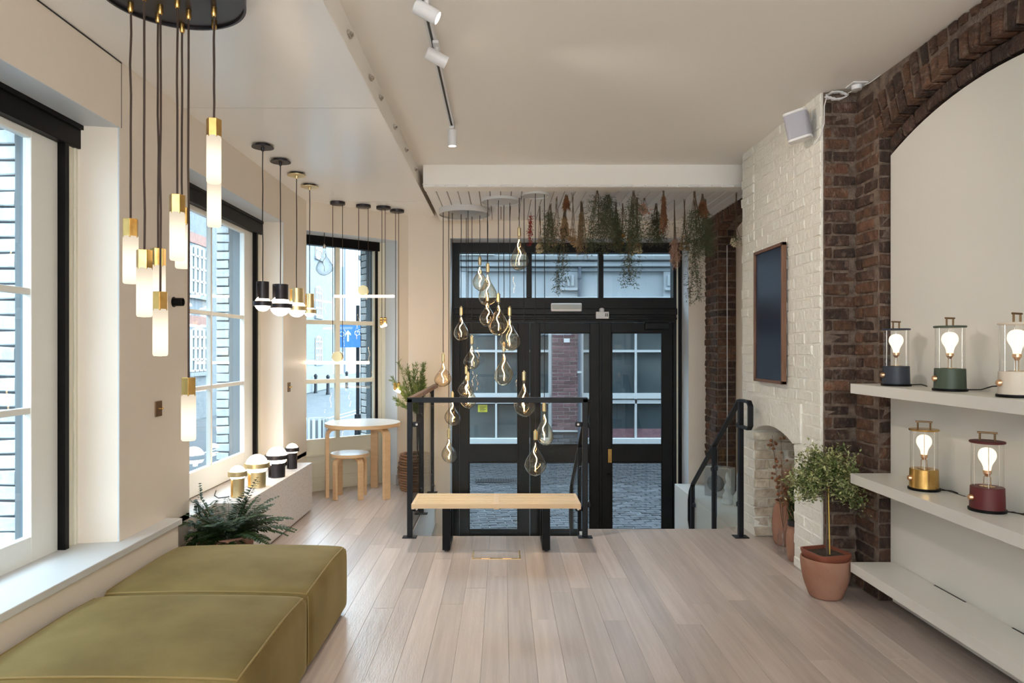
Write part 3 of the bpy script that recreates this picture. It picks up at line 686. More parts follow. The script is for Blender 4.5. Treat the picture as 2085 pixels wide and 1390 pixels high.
# facade across the street
YB = 13.4; KB = F / YB
def BX(x): return (x - 1024) / KB
def BZ(y): return 1.46 - (y - 710) / KB
bd = empty('shop_building', (1.0, YB + 0.5, ZG - 0.05)); tag(bd, 'pale stucco building with purple brick pier and white sash windows across the street', 'building')
MB().box(-2.75, 12, YB + 0.30, YB + 4, ZG - 0.05, 5.2).build('core', 'stuccodark', bd)
MB().box(-2.75, 12, YB - 0.02, YB + 0.31, BZ(640), 5.2).build('upper_wall', 'stucco', bd)
MB().box(-2.8, 12, YB - 0.16, YB, BZ(532), BZ(521)).build('cornice', 'stuccodark', bd, bevel=0.02)
MB().box(-2.78, 12, YB - 0.12, YB, BZ(544), BZ(533)).build('moulding', 'stucco', bd, bevel=0.015)
MB().box(-2.78, 12, YB - 0.07, YB, BZ(553), BZ(546)).build('moulding', 'stucco', bd, bevel=0.01)
for a, b in ((936, 952), (1138, 1181), (1350, 1395)):
    p = MB().box(BX(a), BX(b), YB - 0.06, YB, BZ(640), BZ(553)).build('pilaster', 'stucco', bd, bevel=0.01)
    if b - a > 20:
        for k in range(3): MB().box(BX(a + 7 + k * 9), BX(a + 12 + k * 9), YB - 0.085, YB - 0.06, BZ(583), BZ(561)).build('flute', 'stucco', p, bevel=0.008)
        MB().box(BX(a + 2), BX(b - 6), YB - 0.10, YB - 0.06, BZ(592), BZ(587)).build('fillet', 'stucco', p, bevel=0.006)
MB().box(-2.7, 12, YB - 0.12, YB, BZ(625), BZ(605)).build('fascia', 'stucco', bd, bevel=0.01)
def shopwin(xs, label):
    w = MB().box(BX(xs[0]) - 0.02, BX(xs[-1]) + 0.02, YB + 0.16, YB + 0.18, BZ(900), BZ(625)).build('window', 'farglass', bd)
    for i, x in enumerate(xs):
        hw = 3 if i in (0, len(xs) - 1) else 2
        MB().box(BX(x - hw), BX(x + hw), YB + 0.08, YB + 0.16, BZ(900), BZ(625)).build('glazing_bar', 'windowwhite', w)
    for y0, y1, dp in ((717, 712, 0.09), (812, 801, 0.06), (822, 814, 0.08), (903, 893, 0.0)):
        MB().box(BX(xs[0]), BX(xs[-1]), YB + dp, YB + 0.16, BZ(y0), BZ(y1)).build('sill' if y0 == 903 else 'glazing_bar', 'windowwhite', w)
    MB().box(BX(xs[0]) - 0.05, BX(xs[-1]) + 0.05, YB, YB + 0.3, ZG - 0.05, BZ(903)).build('stall_riser', 'stuccodark', w)
    if xs[0] > 1000: MB().box(BX(xs[0]) + 0.04, BX(xs[-1]) - 0.04, YB + 0.155, YB + 0.165, BZ(893), BZ(874)).build('inner_sill', 'purplebrick', w)
shopwin((788, 899, 1010, 1120.5), 0)
shopwin((1186, 1296.5, 1407, 1518, 1630), 0)
bk = MB().box(BX(1124), BX(1184), YB + 0.012, YB + 0.3, ZG - 0.05, BZ(640)).build('pier', 'purplemortar', bd)
brick_face(bk, (BX(1124), YB + 0.012, 0), (1, 0, 0), (0, -1, 0), (1184 - 1124) / KB, BZ(876), BZ(642), 'purplebrick', pitch=0.232, course=0.0755, proud=0.006, dims=(0.215, 0.1, 0.064))
brick_face(bk, (BX(1124), YB + 0.012, 0), (1, 0, 0), (0, -1, 0), (1184 - 1124) / KB, ZG - 0.05, BZ(879), 'plinthblack', pitch=0.232, course=0.0755, proud=0.03, dims=(0.215, 0.1, 0.064))
MB().box(BX(1124), BX(1184), YB - 0.05, YB, BZ(878.5), BZ(876)).build('string_course', 'windowwhite', bk)
MB().box(BX(1148), BX(1160), YB - 0.008, YB + 0.003, BZ(697), BZ(689)).build('notice', 'signwhite', bk)
q = MB().tube([(BX(1179), YB - 0.07, ZG - 0.05), (BX(1179), YB - 0.07, 5.1)], 0.034, 10).build('drainpipe', 'pipe', bd, smooth=50)
for y in (757, 620, 566): MB().box(BX(1175), BX(1183), YB - 0.11, YB + 0.0, BZ(y + 2), BZ(y - 2)).build('bracket', 'windowwhite' if y == 757 else 'pipe', q)
# street name plate, notice in the window, shop interior hints
sg = empty('street_nameplate', (BX(972), YB - 0.18, BZ(521))); tag(sg, 'white street nameplate reading ROAD across the street', 'sign')
MB().box(BX(937), BX(1007), YB - 0.18, YB - 0.165, BZ(521.5), BZ(497)).build('plate', 'signwhite', sg)
def text(name, s, size, loc, parent, mat, rot=(math.pi / 2, 0, 0), ext=0.002):
    cu = bpy.data.curves.new(name, 'FONT'); cu.body = s; cu.size = size; cu.extrude = ext; cu.align_x = 'LEFT'
    cu.materials.append(MT[mat]); o = bpy.data.objects.new(name, cu); C.objects.link(o); o.parent = parent
    me = bpy.data.meshes.new_from_object(o); bpy.data.objects.remove(o)
    o = bpy.data.objects.new(name, me); C.objects.link(o); o.parent = parent
    o.location = Vector(loc) - wl(parent); o.rotation_euler = rot; return o
text('lettering', 'ROAD', 0.155, (BX(939), YB - 0.183, BZ(517.5)), sg, 'ink')
text('lettering', 'LDN', 0.075, (BX(966), YB - 0.183, BZ(517.5)), sg, 'stuccodark')
nt_ = empty('yellow_notice', (BX(982), YB + 0.13, BZ(840))); tag(nt_, 'small yellow printed notice in the window across the street', 'notice')
MB().box(BX(972.5), BX(992), YB + 0.145, YB + 0.155, BZ(840), BZ(825)).build('sheet', 'signyellow', nt_)
for k in range(4): MB().box(BX(976), BX(989 - k % 2 * 3), YB + 0.143, YB + 0.145, BZ(830.2 + 2.6 * k), BZ(829.2 + 2.6 * k)).build('print_line', 'ink', nt_)
# building along the side street
XT = -9.6
lb = empty('terrace_building', (XT - 0.5, 16, ZG - 0.05)); tag(lb, 'pale painted brick terrace with red bands and sash windows along the side street', 'building')
MB().box(-14, XT, -8, 38.4, ZG - 0.05, 9.0).build('wall', 'palebrick', lb)
for i in range(11):
    for z0, z1 in ((3.16, 4.72), (0.75, 2.15), (6.2, 7.7)):
        yc = 0.5 + i * 3.5
        w = MB().prism([(yc - 0.6, z0), (yc + 0.6, z0)] + [(yc + 0.6 * math.cos(a), z1 - 0.2 + 0.2 * math.sin(a)) for a in [math.pi * k / 8 for k in range(9)]], lambda a, b, h: (XT + 0.015 - h * 0.02, a, b)).build('window', 'farglass', lb)
        for k in range(5): MB().box(XT + 0.015, XT + 0.045, yc - 0.6 + k * 0.3 - 0.026, yc - 0.6 + k * 0.3 + 0.026, z0, z1 - 0.1).build('glazing_bar', 'windowwhite', w)
        for k in range(4): MB().box(XT + 0.015, XT + 0.045, yc - 0.6, yc + 0.6, z0 + (z1 - z0) * k / 4, z0 + (z1 - z0) * k / 4 + 0.06).build('glazing_bar', 'windowwhite', w)
        MB().box(XT, XT + 0.10, yc - 0.75, yc + 0.75, z0 - 0.14, z0 - 0.02).build('sill', 'stuccodark', w)
        if yc < 30: MB().box(XT, XT + 0.03, yc - 0.75, yc + 0.75, z1 + 0.02, z1 + 0.34).build('lintel', 'redband', w)
MB().box(XT, XT + 0.05, 30, 38.4, ZG, 0.6).build('plinth', 'stuccodark', lb)
wc = empty('white_hall', (-15.6, 62, ZG)); tag(wc, 'tall white gabled hall with arched windows at the end of the side street', 'building')
MB().prism([(-19, ZG - 0.05), (-13.4, ZG - 0.05), (-13.4, 13.5), (-16.2, 17), (-19, 13.5)], lambda a, b, h: (a, 60 + h * 8, b)).build('wall', 'farwhite', wc)
for xx in (-14.9, -14.1):
    for z0 in (1.2, 6.0):
        MB().prism([(xx - 0.2, z0), (xx + 0.2, z0)] + [(xx + 0.2 * math.cos(a), z0 + 2.4 + 0.3 * math.sin(a)) for a in [math.pi * k / 8 for k in range(9)]], lambda a, b, h: (a, 59.97 + h * 0.05, b)).build('window', 'stuccodark', wc)
MB().tube([(-13.9, 59.9, ZG), (-13.9, 59.9, 13)], 0.08, 8).build('drainpipe', 'pipe', wc)
# cycle route sign and posts
sp = empty('cycle_sign', (-2.42, 11.6, ZG - 0.05)); tag(sp, 'blue cycle route sign with white arrow on a dark post', 'road sign')
MB().tube([(-2.47, 11.62, ZG - 0.05), (-2.47, 11.62, 2.2)], 0.03, 10).build('post', 'railblack', sp, smooth=50)
MB().tube([(-2.47, 11.62, ZG - 0.05), (-2.47, 11.62, 0.35)], 0.055, 10).build('post_base', 'railblack', sp, smooth=50)
pa = P(692, 707, 11.5); pb = P(739, 659, 11.5)
bo = MB().box(pa.x, pb.x, 11.5, 11.52, pa.z, pb.z).build('plate', 'signblue', sp)
def arrow(u, v): q = P(692 + u, 659 + v, 11.495); return q.x, q.z
MB().prism([arrow(*p) for p in ((14.5, 36), (18.5, 36), (18.5, 21), (22.5, 24), (22.5, 20), (16.5, 13), (10.5, 20), (10.5, 24), (14.5, 21))], lambda a, b, h: (a, 11.497 + h * 0.004, b)).build('arrow', 'signwhite', bo)
for u, v in ((35, 19), (44, 19), (4, 21)):
    q = P(692 + u, 659 + v, 11.496)
    MB().tube([(q.x + 0.038 * math.cos(a), 11.497, q.z + 0.038 * math.sin(a)) for a in [2 * math.pi * k / 16 for k in range(16)]], 0.006, 5, closed=True).build('wheel_mark', 'signwhite', bo)
q = [P(692 + u, 659 + v, 11.496) for u, v in ((35, 19), (38, 12), (43, 13), (44, 19))]
MB().tube(q, 0.006, 5).build('bicycle_mark', 'signwhite', bo)
for k, (x, y, h, lab) in enumerate(((643, 800, 0.95, 'black street bollard nearest the terrace in the bay window view'), (668, 803, 0.95, 'black street bollard right of the first one across the road'), (706, 790, 0.95, 'black street bollard below the blue cycle sign'))):
    d = (1.46 - ZG + 0.05) * F / (y - 710); c = P(x, y, d)
    b = empty('bollard', c); tag(b, lab, 'bollard', 'street bollards beyond the bay window')
    MB().lathe([(0, 0), (0.11, 0), (0.10, 0.1), (0.085, 0.12), (0.075, 0.8), (0.095, 0.82), (0.095, 0.88), (0.05, 0.95), (0, 0.97)], 14, c).build('post', 'railblack', b, smooth=40)
    MB().lathe([(0.083, 0.55), (0.088, 0.55), (0.086, 0.68), (0.081, 0.68)], 14, c).build('band', 'signwhite', b, smooth=40)
c = P(645, 905, 14.2); c.z = ZG - 0.05
b = empty('bicycle_rack', c); tag(b, 'short white slatted bin standing on the road outside the bay window', 'bin')
MB().lathe([(0, 0), (0.19, 0), (0.19, 0.06), (0.2, 0.06), (0.2, 0.74), (0.16, 0.78), (0, 0.78)], 18, c).build('drum', 'stuccodark', b, smooth=40)
for k in range(12):
    a = 2 * math.pi * k / 12
    MB().obox(c + Vector((0.215 * math.cos(a), 0.215 * math.sin(a), 0.41)), (0.012, 0.03, 0.36), Matrix.Rotation(a, 3, 'Z')).build('slat', 'signwhite', b)
b.name = 'slatted_bin'
m = MB()
for x0, y0, x1, y1 in ((-6.4, 14, -5.0, 27), (-6.0, 14, -4.65, 27)): m.tube([(x0, y0, ZG - 0.046), (x1, y1, ZG - 0.046)], 0.05, 4, flat=0.05)
o = m.build('road_markings', 'roadpaint'); struct(o)
# ================================================================== LAMPS
RX = Matrix.Rotation(math.pi / 2, 3, 'X'); RY = Matrix.Rotation(math.pi / 2, 3, 'Y')
def wob(x, y, z0, z1, amp=0.0015, seed=0):
    r = random.Random(seed); n = 7
    return [(x + (r.uniform(-amp, amp) if 0 < i < n else 0), y + (r.uniform(-amp, amp) if 0 < i < n else 0), z0 + (z1 - z0) * i / n) for i in range(n + 1)]

# --- cluster of alabaster tube pendants under the round black canopy
cp = empty('pendant_canopy', (-1.305, 2.70, ZS)); tag(cp, 'large round black ceiling canopy above the alabaster tube pendants', 'ceiling canopy')
cc = Vector((-1.305, 2.70, 0))
MB().lathe([(0, ZS), (0.272, ZS), (0.272, ZS - 0.055), (0.262, ZS - 0.055), (0.262, ZS - 0.045), (0, ZS - 0.045)], 56, cc).build('disc', 'graphite', cp, smooth=40)
def tube_pendant(k, x, ybt, d, label, turn=0.3, glass_end=0.0):
    """ybt: pixel row of the top of the brass block"""
    t = P(x, ybt, d); zt = t.z
    o = empty('tube_pendant', (t.x, d, zt - 0.26)); tag(o, label, 'pendant lamp', 'alabaster tube pendants under the black canopy')
    MB().tube(wob(t.x, d, ZS - 0.046, zt, 0.0018, k), 0.0042, 8).build('cord', 'browncord', o, smooth=60)
    MB().lathe([(0.009, ZS - 0.046), (0.011, ZS - 0.046), (0.011, ZS - 0.075), (0.007, ZS - 0.085), (0, ZS - 0.085)], 12, (t.x, d, 0)).build('cord_grip', 'brass', o, smooth=40)
    MB().lathe([(0, 0), (0.030, 0), (0.030, -0.076), (0, -0.076)], 6, (t.x, d, zt), Matrix.Rotation(turn, 3, 'Z')).build('brass_cap', 'brass', o, bevel=0.0015)
    MB().lathe([(0, -0.070), (0.0285, -0.070), (0.0285, -0.254), (0.025, -0.260), (0, -0.262)], 24, (t.x, d, zt)).build('glass_tube', 'alabaster', o, smooth=50)
    return o
TP = ((435.5, 243, 2.786, 'alabaster tube pendant hanging highest on the right of the cluster'),
      (436, 337, 2.90, 'alabaster tube pendant directly behind and below the highest one'),
      (266, 446, 2.75, 'leftmost alabaster tube pendant of the cluster'),
      (294, 509, 2.66, 'alabaster tube pendant second from the left'),
      (322, 506, 2.84, 'alabaster tube pendant half hidden above another lamp with its brass cap in front'),
      (326.5, 594, 2.77, 'alabaster tube pendant with angled foot hanging beside the black wall fitting'),
      (361, 397, 2.717, 'alabaster tube pendant in the middle of the cluster, brass cap before the far window'),
      (371, 423, 2.93, 'alabaster tube pendant tucked behind the middle one'),
      (384, 768, 2.81, 'lowest alabaster tube pendant of the cluster'))
for k, (x, y, d, lab) in enumerate(TP): tube_pendant(k, x, y, d, lab, 0.2 + 0.35 * k)

# --- four globe pendants beside the second window
def dome_lamp_head(o, R_, mat, dirn, rot, zc, c, tubew, tubeh, flip):
    """opal globe held in a metal ring with a half-pipe holder above (flip=1) or below (flip=-1)"""
    MB().sphere((c.x, c.y, zc), R_ * 0.93, 24, 16).build('globe', 'opal', o, smooth=80)
    MB().lathe([(R_ * 0.95, -0.017), (R_ * 1.08, -0.017), (R_ * 1.08, 0.017), (R_ * 0.95, 0.017)], 36, (c.x, c.y, zc), closed=True).build('ring', mat, o, smooth=40)
    q = MB()
    for s in (-1, 1):
        pts = []
        for i in range(9):
            a = rot + s * (0.28 + (math.pi - 0.56) * i / 8) if s > 0 else rot - (0.28 + (math.pi - 0.56) * i / 8)
            pts.append((a, tubew))
        inner = [(tubew * math.cos(a), tubew * math.sin(a)) for a, _ in pts]; outer = [((tubew + 0.004) * math.cos(a), (tubew + 0.004) * math.sin(a)) for a, _ in pts]
        poly = outer + inner[::-1]
        z0, z1 = (zc + R_ * 0.30, zc + tubeh) if flip > 0 else (zc - tubeh, zc - R_ * 0.30)
        q.prism(poly, lambda a, b, h: (c.x + a, c.y + b, z0 + h * (z1 - z0)))
    q.build('holder', mat, o, smooth=40)
GP = ((535, 295, 618, 4.82, 0.059, 'graphite', 'small graphite globe pendant nearest the camera'), (571, 325, 623, 5.20, 0.082, 'graphite', 'large graphite globe pendant'),
      (604, 354, 628, 5.60, 0.076, 'satinbrass', 'large brass globe pendant'), (630.5, 377, 634, 6.0, 0.053, 'satinbrass', 'small brass globe pendant farthest from the camera'))
for x, yt, yr, d, r, mat, lab in GP:
    c = P(x, yr, d); c.x = (x - 1024) * d / F
    o = empty('globe_pendant', (c.x, d, c.z - r)); tag(o, lab, 'pendant lamp', 'globe pendants in a row beside the window')
    MB().lathe([(0, ZS), (0.052, ZS), (0.052, ZS - 0.016), (0, ZS - 0.016)], 28, (c.x, d, 0)).build('ceiling_rose', 'graphite', o, smooth=40)
    MB().lathe([(0, ZS - 0.016), (0.076, ZS - 0.016), (0.076, ZS - 0.021), (0.012, ZS - 0.022), (0.010, ZS - 0.045), (0, ZS - 0.045)], 36, (c.x, d, 0)).build('ceiling_disc', mat, o, smooth=40)
    th = 0.155 if r < 0.07 else 0.165
    MB().tube(wob(c.x, d, ZS - 0.045, c.z + th, 0.002, int(x)), 0.0035, 8).build('cord', 'cord', o, smooth=60)
    dome_lamp_head(o, r, mat, 1, 0.9, c.z, c, r * 0.66, th, 1)
    MB().lathe([(0, 0), (r * 0.66, 0), (r * 0.66, -0.01), (0, -0.01)], 24, (c.x, d, c.z + th)).build('cap', mat, o, smooth=40)
# --- four globe table lamps on the terrazzo plinth
GT = ((484, 4.76, -1.85, 0.059, 0.218, 'satinbrass', 'small brass globe table lamp beside the fern'), (523, 5.10, -1.838, 0.086, 0.245, 'satinbrass', 'large brass globe table lamp on the terrazzo plinth'),
      (564, 5.50, -1.822, 0.087, 0.245, 'graphite', 'large graphite globe table lamp on the terrazzo plinth'), (594.5, 5.88, -1.816, 0.055, 0.218, 'graphite', 'small graphite globe table lamp at the far end of the plinth'))
ZP = 0.43
for x, d, X, r, h, mat, lab in GT:
    c = Vector((X, d, ZP)); o = empty('globe_table_lamp', c); tag(o, lab, 'table lamp', 'globe table lamps on the terrazzo plinth')
    zc = ZP + h - r * 0.95
    dome_lamp_head(o, r, mat, -1, 0.9, zc, c, r * 0.70, zc - ZP, -1)
    MB().lathe([(0, 0), (r * 0.70, 0), (r * 0.70, 0.006), (0, 0.006)], 24, c).build('base', mat, o, smooth=40)
o = MB().tube([(-1.90, 4.74, 0.434), (-1.96, 4.70, 0.434), (-2.02, 4.78, 0.434), (-2.08, 4.95, 0.434)], 0.003, 6).build('lamp_cable', 'cord', smooth=60); tag(o, 'thin black cable behind the small brass globe lamp', 'cable')

# --- four glass rod pendants in the bay
RP = ((687.5, 6.70, 738, (625, 752), 0, 20, 'glass rod pendant hanging low before the bay window'), (740, 6.84, 603, (680, 803), 0, 21, 'glass rod pendant hanging high before the bay window'),
      (781, 6.92, 663, (768, 794), 1, 0, 'glass rod pendant seen nearly end on beside the bay reveal'), (808.5, 7.08, 795, (795, 822), 1, 0, 'glass rod pendant hanging low beside the bushy plant'))
for x, d, yr, (xa, xb), endon, dw, lab in RP:
    c = P(x, yr, d); o = empty('rod_pendant', (c.x, d, c.z)); tag(o, lab, 'pendant lamp', 'glass rod pendants in the bay')
    MB().lathe([(0, ZS), (0.073, ZS), (0.073, ZS - 0.024), (0.068, ZS - 0.026), (0, ZS - 0.026)], 32, (c.x, d, 0)).build('ceiling_rose', 'graphite', o, smooth=40)
    if endon:
        hx = 0.055; hy = 0.20
        a_, b_ = Vector((c.x - hx, d + hy, c.z)), Vector((c.x + hx, d - hy, c.z)); sp_ = Vector((0.012, 0, 0))
        nrm = Vector((1, 0.25, 0)).normalized()
    else:
        a_, b_ = P(xa, yr, d), P(xb, yr, d); sp_ = Vector((0.048, 0, 0)); nrm = Vector((0, -1, 0))
    MB().tube([a_, a_ + (b_ - a_) * 0.01, b_ - (b_ - a_) * 0.01, b_], [0.010, 0.0135, 0.0135, 0.010], 14).build('glass_rod', 'rodlight', o, smooth=40)
    for s in (-1, 1):
        top = Vector((c.x, d, ZS - 0.026)) + sp_ * s * (3 if endon else 1); top.x = c.x + (0.016 * s if endon else 0.048 * s)
        bot = Vector((c.x + (0.016 * s if endon else 0.048 * s), d, c.z + (0.08 if endon else 0.055)))
        MB().tube([top, bot], 0.0032, 6).build('cord', 'browncord', o, smooth=60)
    if endon:
        for s in (-1, 1):
            MB().lathe([(0, -0.012), (0.042, -0.012), (0.042, 0.012), (0, 0.012)], 24, (c.x + s * 0.018, d, c.z + 0.045), RY @ Matrix.Rotation(0, 3, 'Z')).build('brass_disc', 'brass', o, smooth=40)
    else:
        for s in (-1, 1):
            MB().lathe([(0, -0.008), (0.050, -0.008), (0.050, 0.008), (0, 0.008)], 36, (c.x, d + s * 0.022, c.z + 0.058), RX).build('brass_disc', 'satinbrass', o, smooth=40)

# --- teardrop bulbs
def bulb_profile(R_):
    return [(0.0128, 0.0), (0.0128, -0.03), (0.016, -0.05), (R_ * 0.34, -0.10), (R_ * 0.62, -0.145), (R_ * 0.88, -0.19), (R_, -0.235), (R_ * 0.96, -0.265), (R_ * 0.80, -0.295), (R_ * 0.52, -0.322), (R_ * 0.22, -0.334), (0.001, -0.337)]
def smooth_prof(p, n=4):
    out = []
    for i in range(len(p) - 1):
        a, b, c_, d_ = p[max(i - 1, 0)], p[i], p[i + 1], p[min(i + 2, len(p) - 1)]
        for k in range(n):
            t = k / n
            out.append(tuple(0.5 * (2 * b[j] + (c_[j] - a[j]) * t + (2 * a[j] - 5 * b[j] + 4 * c_[j] - d_[j]) * t * t + (3 * b[j] - a[j] - 3 * c_[j] + d_[j]) * t ** 3) for j in range(2)))
    return out + [p[-1]]
def bulb(k, x, yc, yb, wpx, d, ztop, label, lit=True, group='teardrop bulbs over the bench'):
    """yc: pixel row of the top of the brass cap, yb: of the bulb's bottom"""
    t = P(x, yc, d); b_ = P(x, yb, d); H = t.z - b_.z; caph = 0.078 if lit else 0.03
    o = empty('teardrop_bulb', (t.x, d, b_.z)); tag(o, label, 'pendant lamp', group)
    MB().tube(wob(t.x, d, ztop, t.z, 0.0018, k), 0.0036, 8).build('cord', 'cord', o, smooth=60)
    MB().lathe([(0, 0.010), (0.006, 0.010), (0.008, 0.0), (0.0165, -0.006), (0.0165, -caph), (0.0145, -caph - 0.002), (0, -caph - 0.002)], 20, (t.x, d, t.z)).build('brass_cap' if lit else 'cap', 'satinbrass' if lit else 'steel', o, smooth=40)
    Rb = wpx * d / F / 2; r = random.Random(k); sc = (H - caph) / 0.337
    pr = smooth_prof([(rr, z * sc) for rr, z in bulb_profile(Rb)])
    q = MB(); n = 28; ph = [r.uniform(0, 6.28) for _ in range(4)]
    base = 0
    for rr, z in pr:
        w = min(1.0, max(0.0, -z / sc / 0.2 - 0.3)) if rr > 0.02 else 0.0
        for j in range(n):
            a = 2 * math.pi * j / n
            rad = max(rr * (1 + w * (0.085 * math.sin(2 * a + ph[0] + z * 9) + 0.055 * math.sin(3 * a + ph[1] - z * 14))), 5e-4)
            q.v.append(Vector((t.x + rad * math.cos(a), d + rad * math.sin(a), t.z - caph + z + w * 0.006 * math.sin(a + ph[2]))))
    for i in range(len(pr) - 1):
        for j in range(n): q.f.append([i * n + j, i * n + (j + 1) % n, (i + 1) * n + (j + 1) % n, (i + 1) * n + j])
    q.build('glass_bulb', 'bulbglass' if lit else 'unlitglass', o, smooth=80)
    zs, ze = t.z - caph - 0.035 * sc, t.z - caph - 0.285 * sc
    am = 0.017; pz = r.uniform(0, 6.28); pts = []
    for i in range(21):
        u = i / 20; e = math.sin(math.pi * min(u * 1.15, 1)) ** 0.8
        pts.append((t.x + am * e * math.sin(u * 8.2 + pz), d + am * 0.8 * e * math.cos(u * 7.0 + pz), zs + (ze - zs) * u))
    MB().tube(pts, 0.0027, 5).build('filament', 'filament' if lit else 'steel', o, smooth=70)
    return o
for k, (x, d, r, zb, lab) in enumerate(((946, 6.82, 0.255, 2.795, 'largest white round canopy nearest the left wall'), (1021, 6.37, 0.185, 2.825, 'medium white round canopy on the boarded ceiling'), (1091, 6.14, 0.128, 2.83, 'smallest white round canopy beside the dried flowers'))):
    c = Vector(((x - 1024) * d / F, d, 0)); o = empty('bulb_canopy', (c.x, d, ZB)); tag(o, lab, 'ceiling canopy', 'white canopies of the teardrop bulbs')
    MB().lathe([(0, ZB), (r, ZB), (r, zb), (r - 0.006, zb), (r - 0.006, zb + 0.012), (0, zb + 0.012)], 48, c).build('rim', 'white' if k else 'white', o, smooth=40)
    if k == 0: MB().lathe([(0, zb + 0.011), (r - 0.007, zb + 0.011), (r - 0.007, zb + 0.008), (0, zb + 0.008)], 48, c).build('plate', 'steel', o, smooth=40)
BB = ((1057, 463, 550, 37, 6.20, 1, 'teardrop bulb hanging highest'), (977, 523, 592, 32, 6.86, 0, 'teardrop bulb left of and behind the one hanging second highest on the middle canopy'),
      (993, 536, 622, 40, 6.25, 1, 'wide teardrop bulb overlapping the one behind it below the left transom pane'), (992.5, 596, 664, 33, 6.70, 0, 'teardrop bulb peeping out below the wide bulb before the transom'),
      (1015, 597.5, 683, 40, 6.30, 1, 'teardrop bulb in the middle of the cluster before the transom bar'), (1038, 625, 714, 39, 6.42, 1, 'teardrop bulb before the gap between left and middle door'),
      (939, 625, 693, 32, 6.80, 0, 'teardrop bulb hanging before the left door jamb'), (961, 684, 752, 32, 6.92, 0, 'teardrop bulb at the top left of the left door pane'),
      (1026, 697.5, 785, 40, 6.50, 1, 'teardrop bulb centred before the upper pane of the left door'), (902.5, 719, 787, 33, 6.70, 0, 'leftmost teardrop bulb, over the bushy plant'),
      (949.5, 745, 808, 31, 6.98, 0, 'teardrop bulb mostly hidden behind another at the left door'), (953, 758, 830.5, 32, 6.62, 0, 'teardrop bulb crossing the black top rail at the left'),
      (1067, 756.5, 848.5, 41, 6.22, 2, 'teardrop bulb crossing the middle of the black top rail'), (921, 798, 866, 33, 6.75, 0, 'teardrop bulb just inside the railing corner'),
      (914, 873.5, 942, 33, 6.66, 0, 'lowest teardrop bulb on the left side'), (1108.5, 819, 906, 38.5, 6.08, 2, 'rightmost teardrop bulb, over the bench end'),
      (1090, 876.5, 969, 44, 6.03, 2, 'lowest and largest looking teardrop bulb on the right'))
for k, (x, yc, yb, w, d, ci_, lab) in enumerate(BB): bulb(k, x, yc, yb, w, d, (2.80, 2.83, 2.835)[ci_], lab)
bulb(40, 660.5, 499, 561, 32, 6.78, 2.615, 'unlit clear teardrop bulb hanging in the bay window', False, 'bay window bulb')

# --- track with spotlights
tk = empty('light_track', (-0.355, 3.2, ZC)); tag(tk, 'white ceiling light track running along the main ceiling', 'light track')
q = MB(); q.box(-0.372, -0.362, 0.8, 4.80, ZC - 0.034, ZC); q.box(-0.348, -0.338, 0.8, 4.80, ZC - 0.034, ZC); q.build('rail', 'whiteplastic', tk)
MB().box(-0.362, -0.348, 0.8, 4.80, ZC - 0.020, ZC).build('slot', 'stuccodark', tk)
def spot(x, y, z, ax, energy, label, size=1.25):
    ax = Vector(ax).normalized(); o = empty('track_spotlight', (x, y, z)); tag(o, label, 'spotlight', 'spotlights on the ceiling track')
    MB().box(x - 0.016, x + 0.016, y - 0.055, y + 0.055, ZC - 0.050, ZC - 0.034).build('adapter', 'whiteplastic', o, bevel=0.004)
    MB().tube([(x, y, ZC - 0.05), (x, y, z + 0.01)], 0.011, 10).build('stem', 'whiteplastic', o, smooth=40)
    qm = ax.to_track_quat('Z', 'Y').to_matrix(); c = Vector((x, y, z))
    MB().lathe([(0, -0.056), (0.029, -0.056), (0.032, -0.053), (0.032, 0.056), (0.027, 0.056), (0.025, 0.044), (0, 0.044)], 28, c, qm).build('head', 'whiteplastic', o, smooth=40)
    MB().lathe([(0, 0.045), (0.025, 0.045), (0.025, 0.047), (0, 0.0475)], 24, c, qm).build('lens', 'spotface', o, smooth=40)
    li = bpy.data.lights.new('spot_beam', 'SPOT'); li.energy = energy; li.color = (1.0, 0.88, 0.74); li.spot_size = size; li.spot_blend = 0.8; li.shadow_soft_size = 0.03
    lo = bpy.data.objects.new('spot_beam', li); C.objects.link(lo); lo.parent = o; lo.location = ax * 0.060
    lo.rotation_euler = (-ax).to_track_quat('Z', 'Y').to_euler()
spot(-0.335, 3.00, ZC - 0.10, (0.85, 0.02, -0.46), 4, 'white track spotlight nearest the camera, aimed right')
spot(-0.338, 3.47, ZC - 0.10, (0.85, 0.26, -0.36), 30, 'white track spotlight in the middle of the track, aimed right')
spot(-0.355, 4.78, ZC - 0.105, (0.02, 0.05, -1), 52, 'white track spotlight at the far end, aimed straight down', 1.9)
# --- opal globes added behind the camera, out of view, to brighten the room
for k, (x, y) in enumerate(((-1.1, -1.6), (0.2, -1.5), (1.4, -1.6), (-1.1, -3.0), (0.2, -3.1), (1.4, -3.0))):
    o = empty('fill_globe_pendant', (x, y, 2.25)); tag(o, '%s opal globe pendant added out of view behind the camera to brighten the room' % ('front left', 'front middle', 'front right', 'rear left', 'rear middle', 'rear right')[k], 'pendant lamp', 'opal globe pendants added behind the camera for fill light')
    MB().sphere((x, y, 2.4), 0.15, 20, 12).build('globe', 'opal_fill', o, smooth=80)
    zt = ZC if x > -0.74 else ZS
    MB().tube([(x, y, 2.55), (x, y, zt)], 0.004, 6).build('cord', 'cord', o)
    MB().lathe([(0, zt), (0.06, zt), (0.06, zt - 0.02), (0, zt - 0.02)], 20, (x, y, 0)).build('ceiling_rose', 'graphite', o, smooth=40)
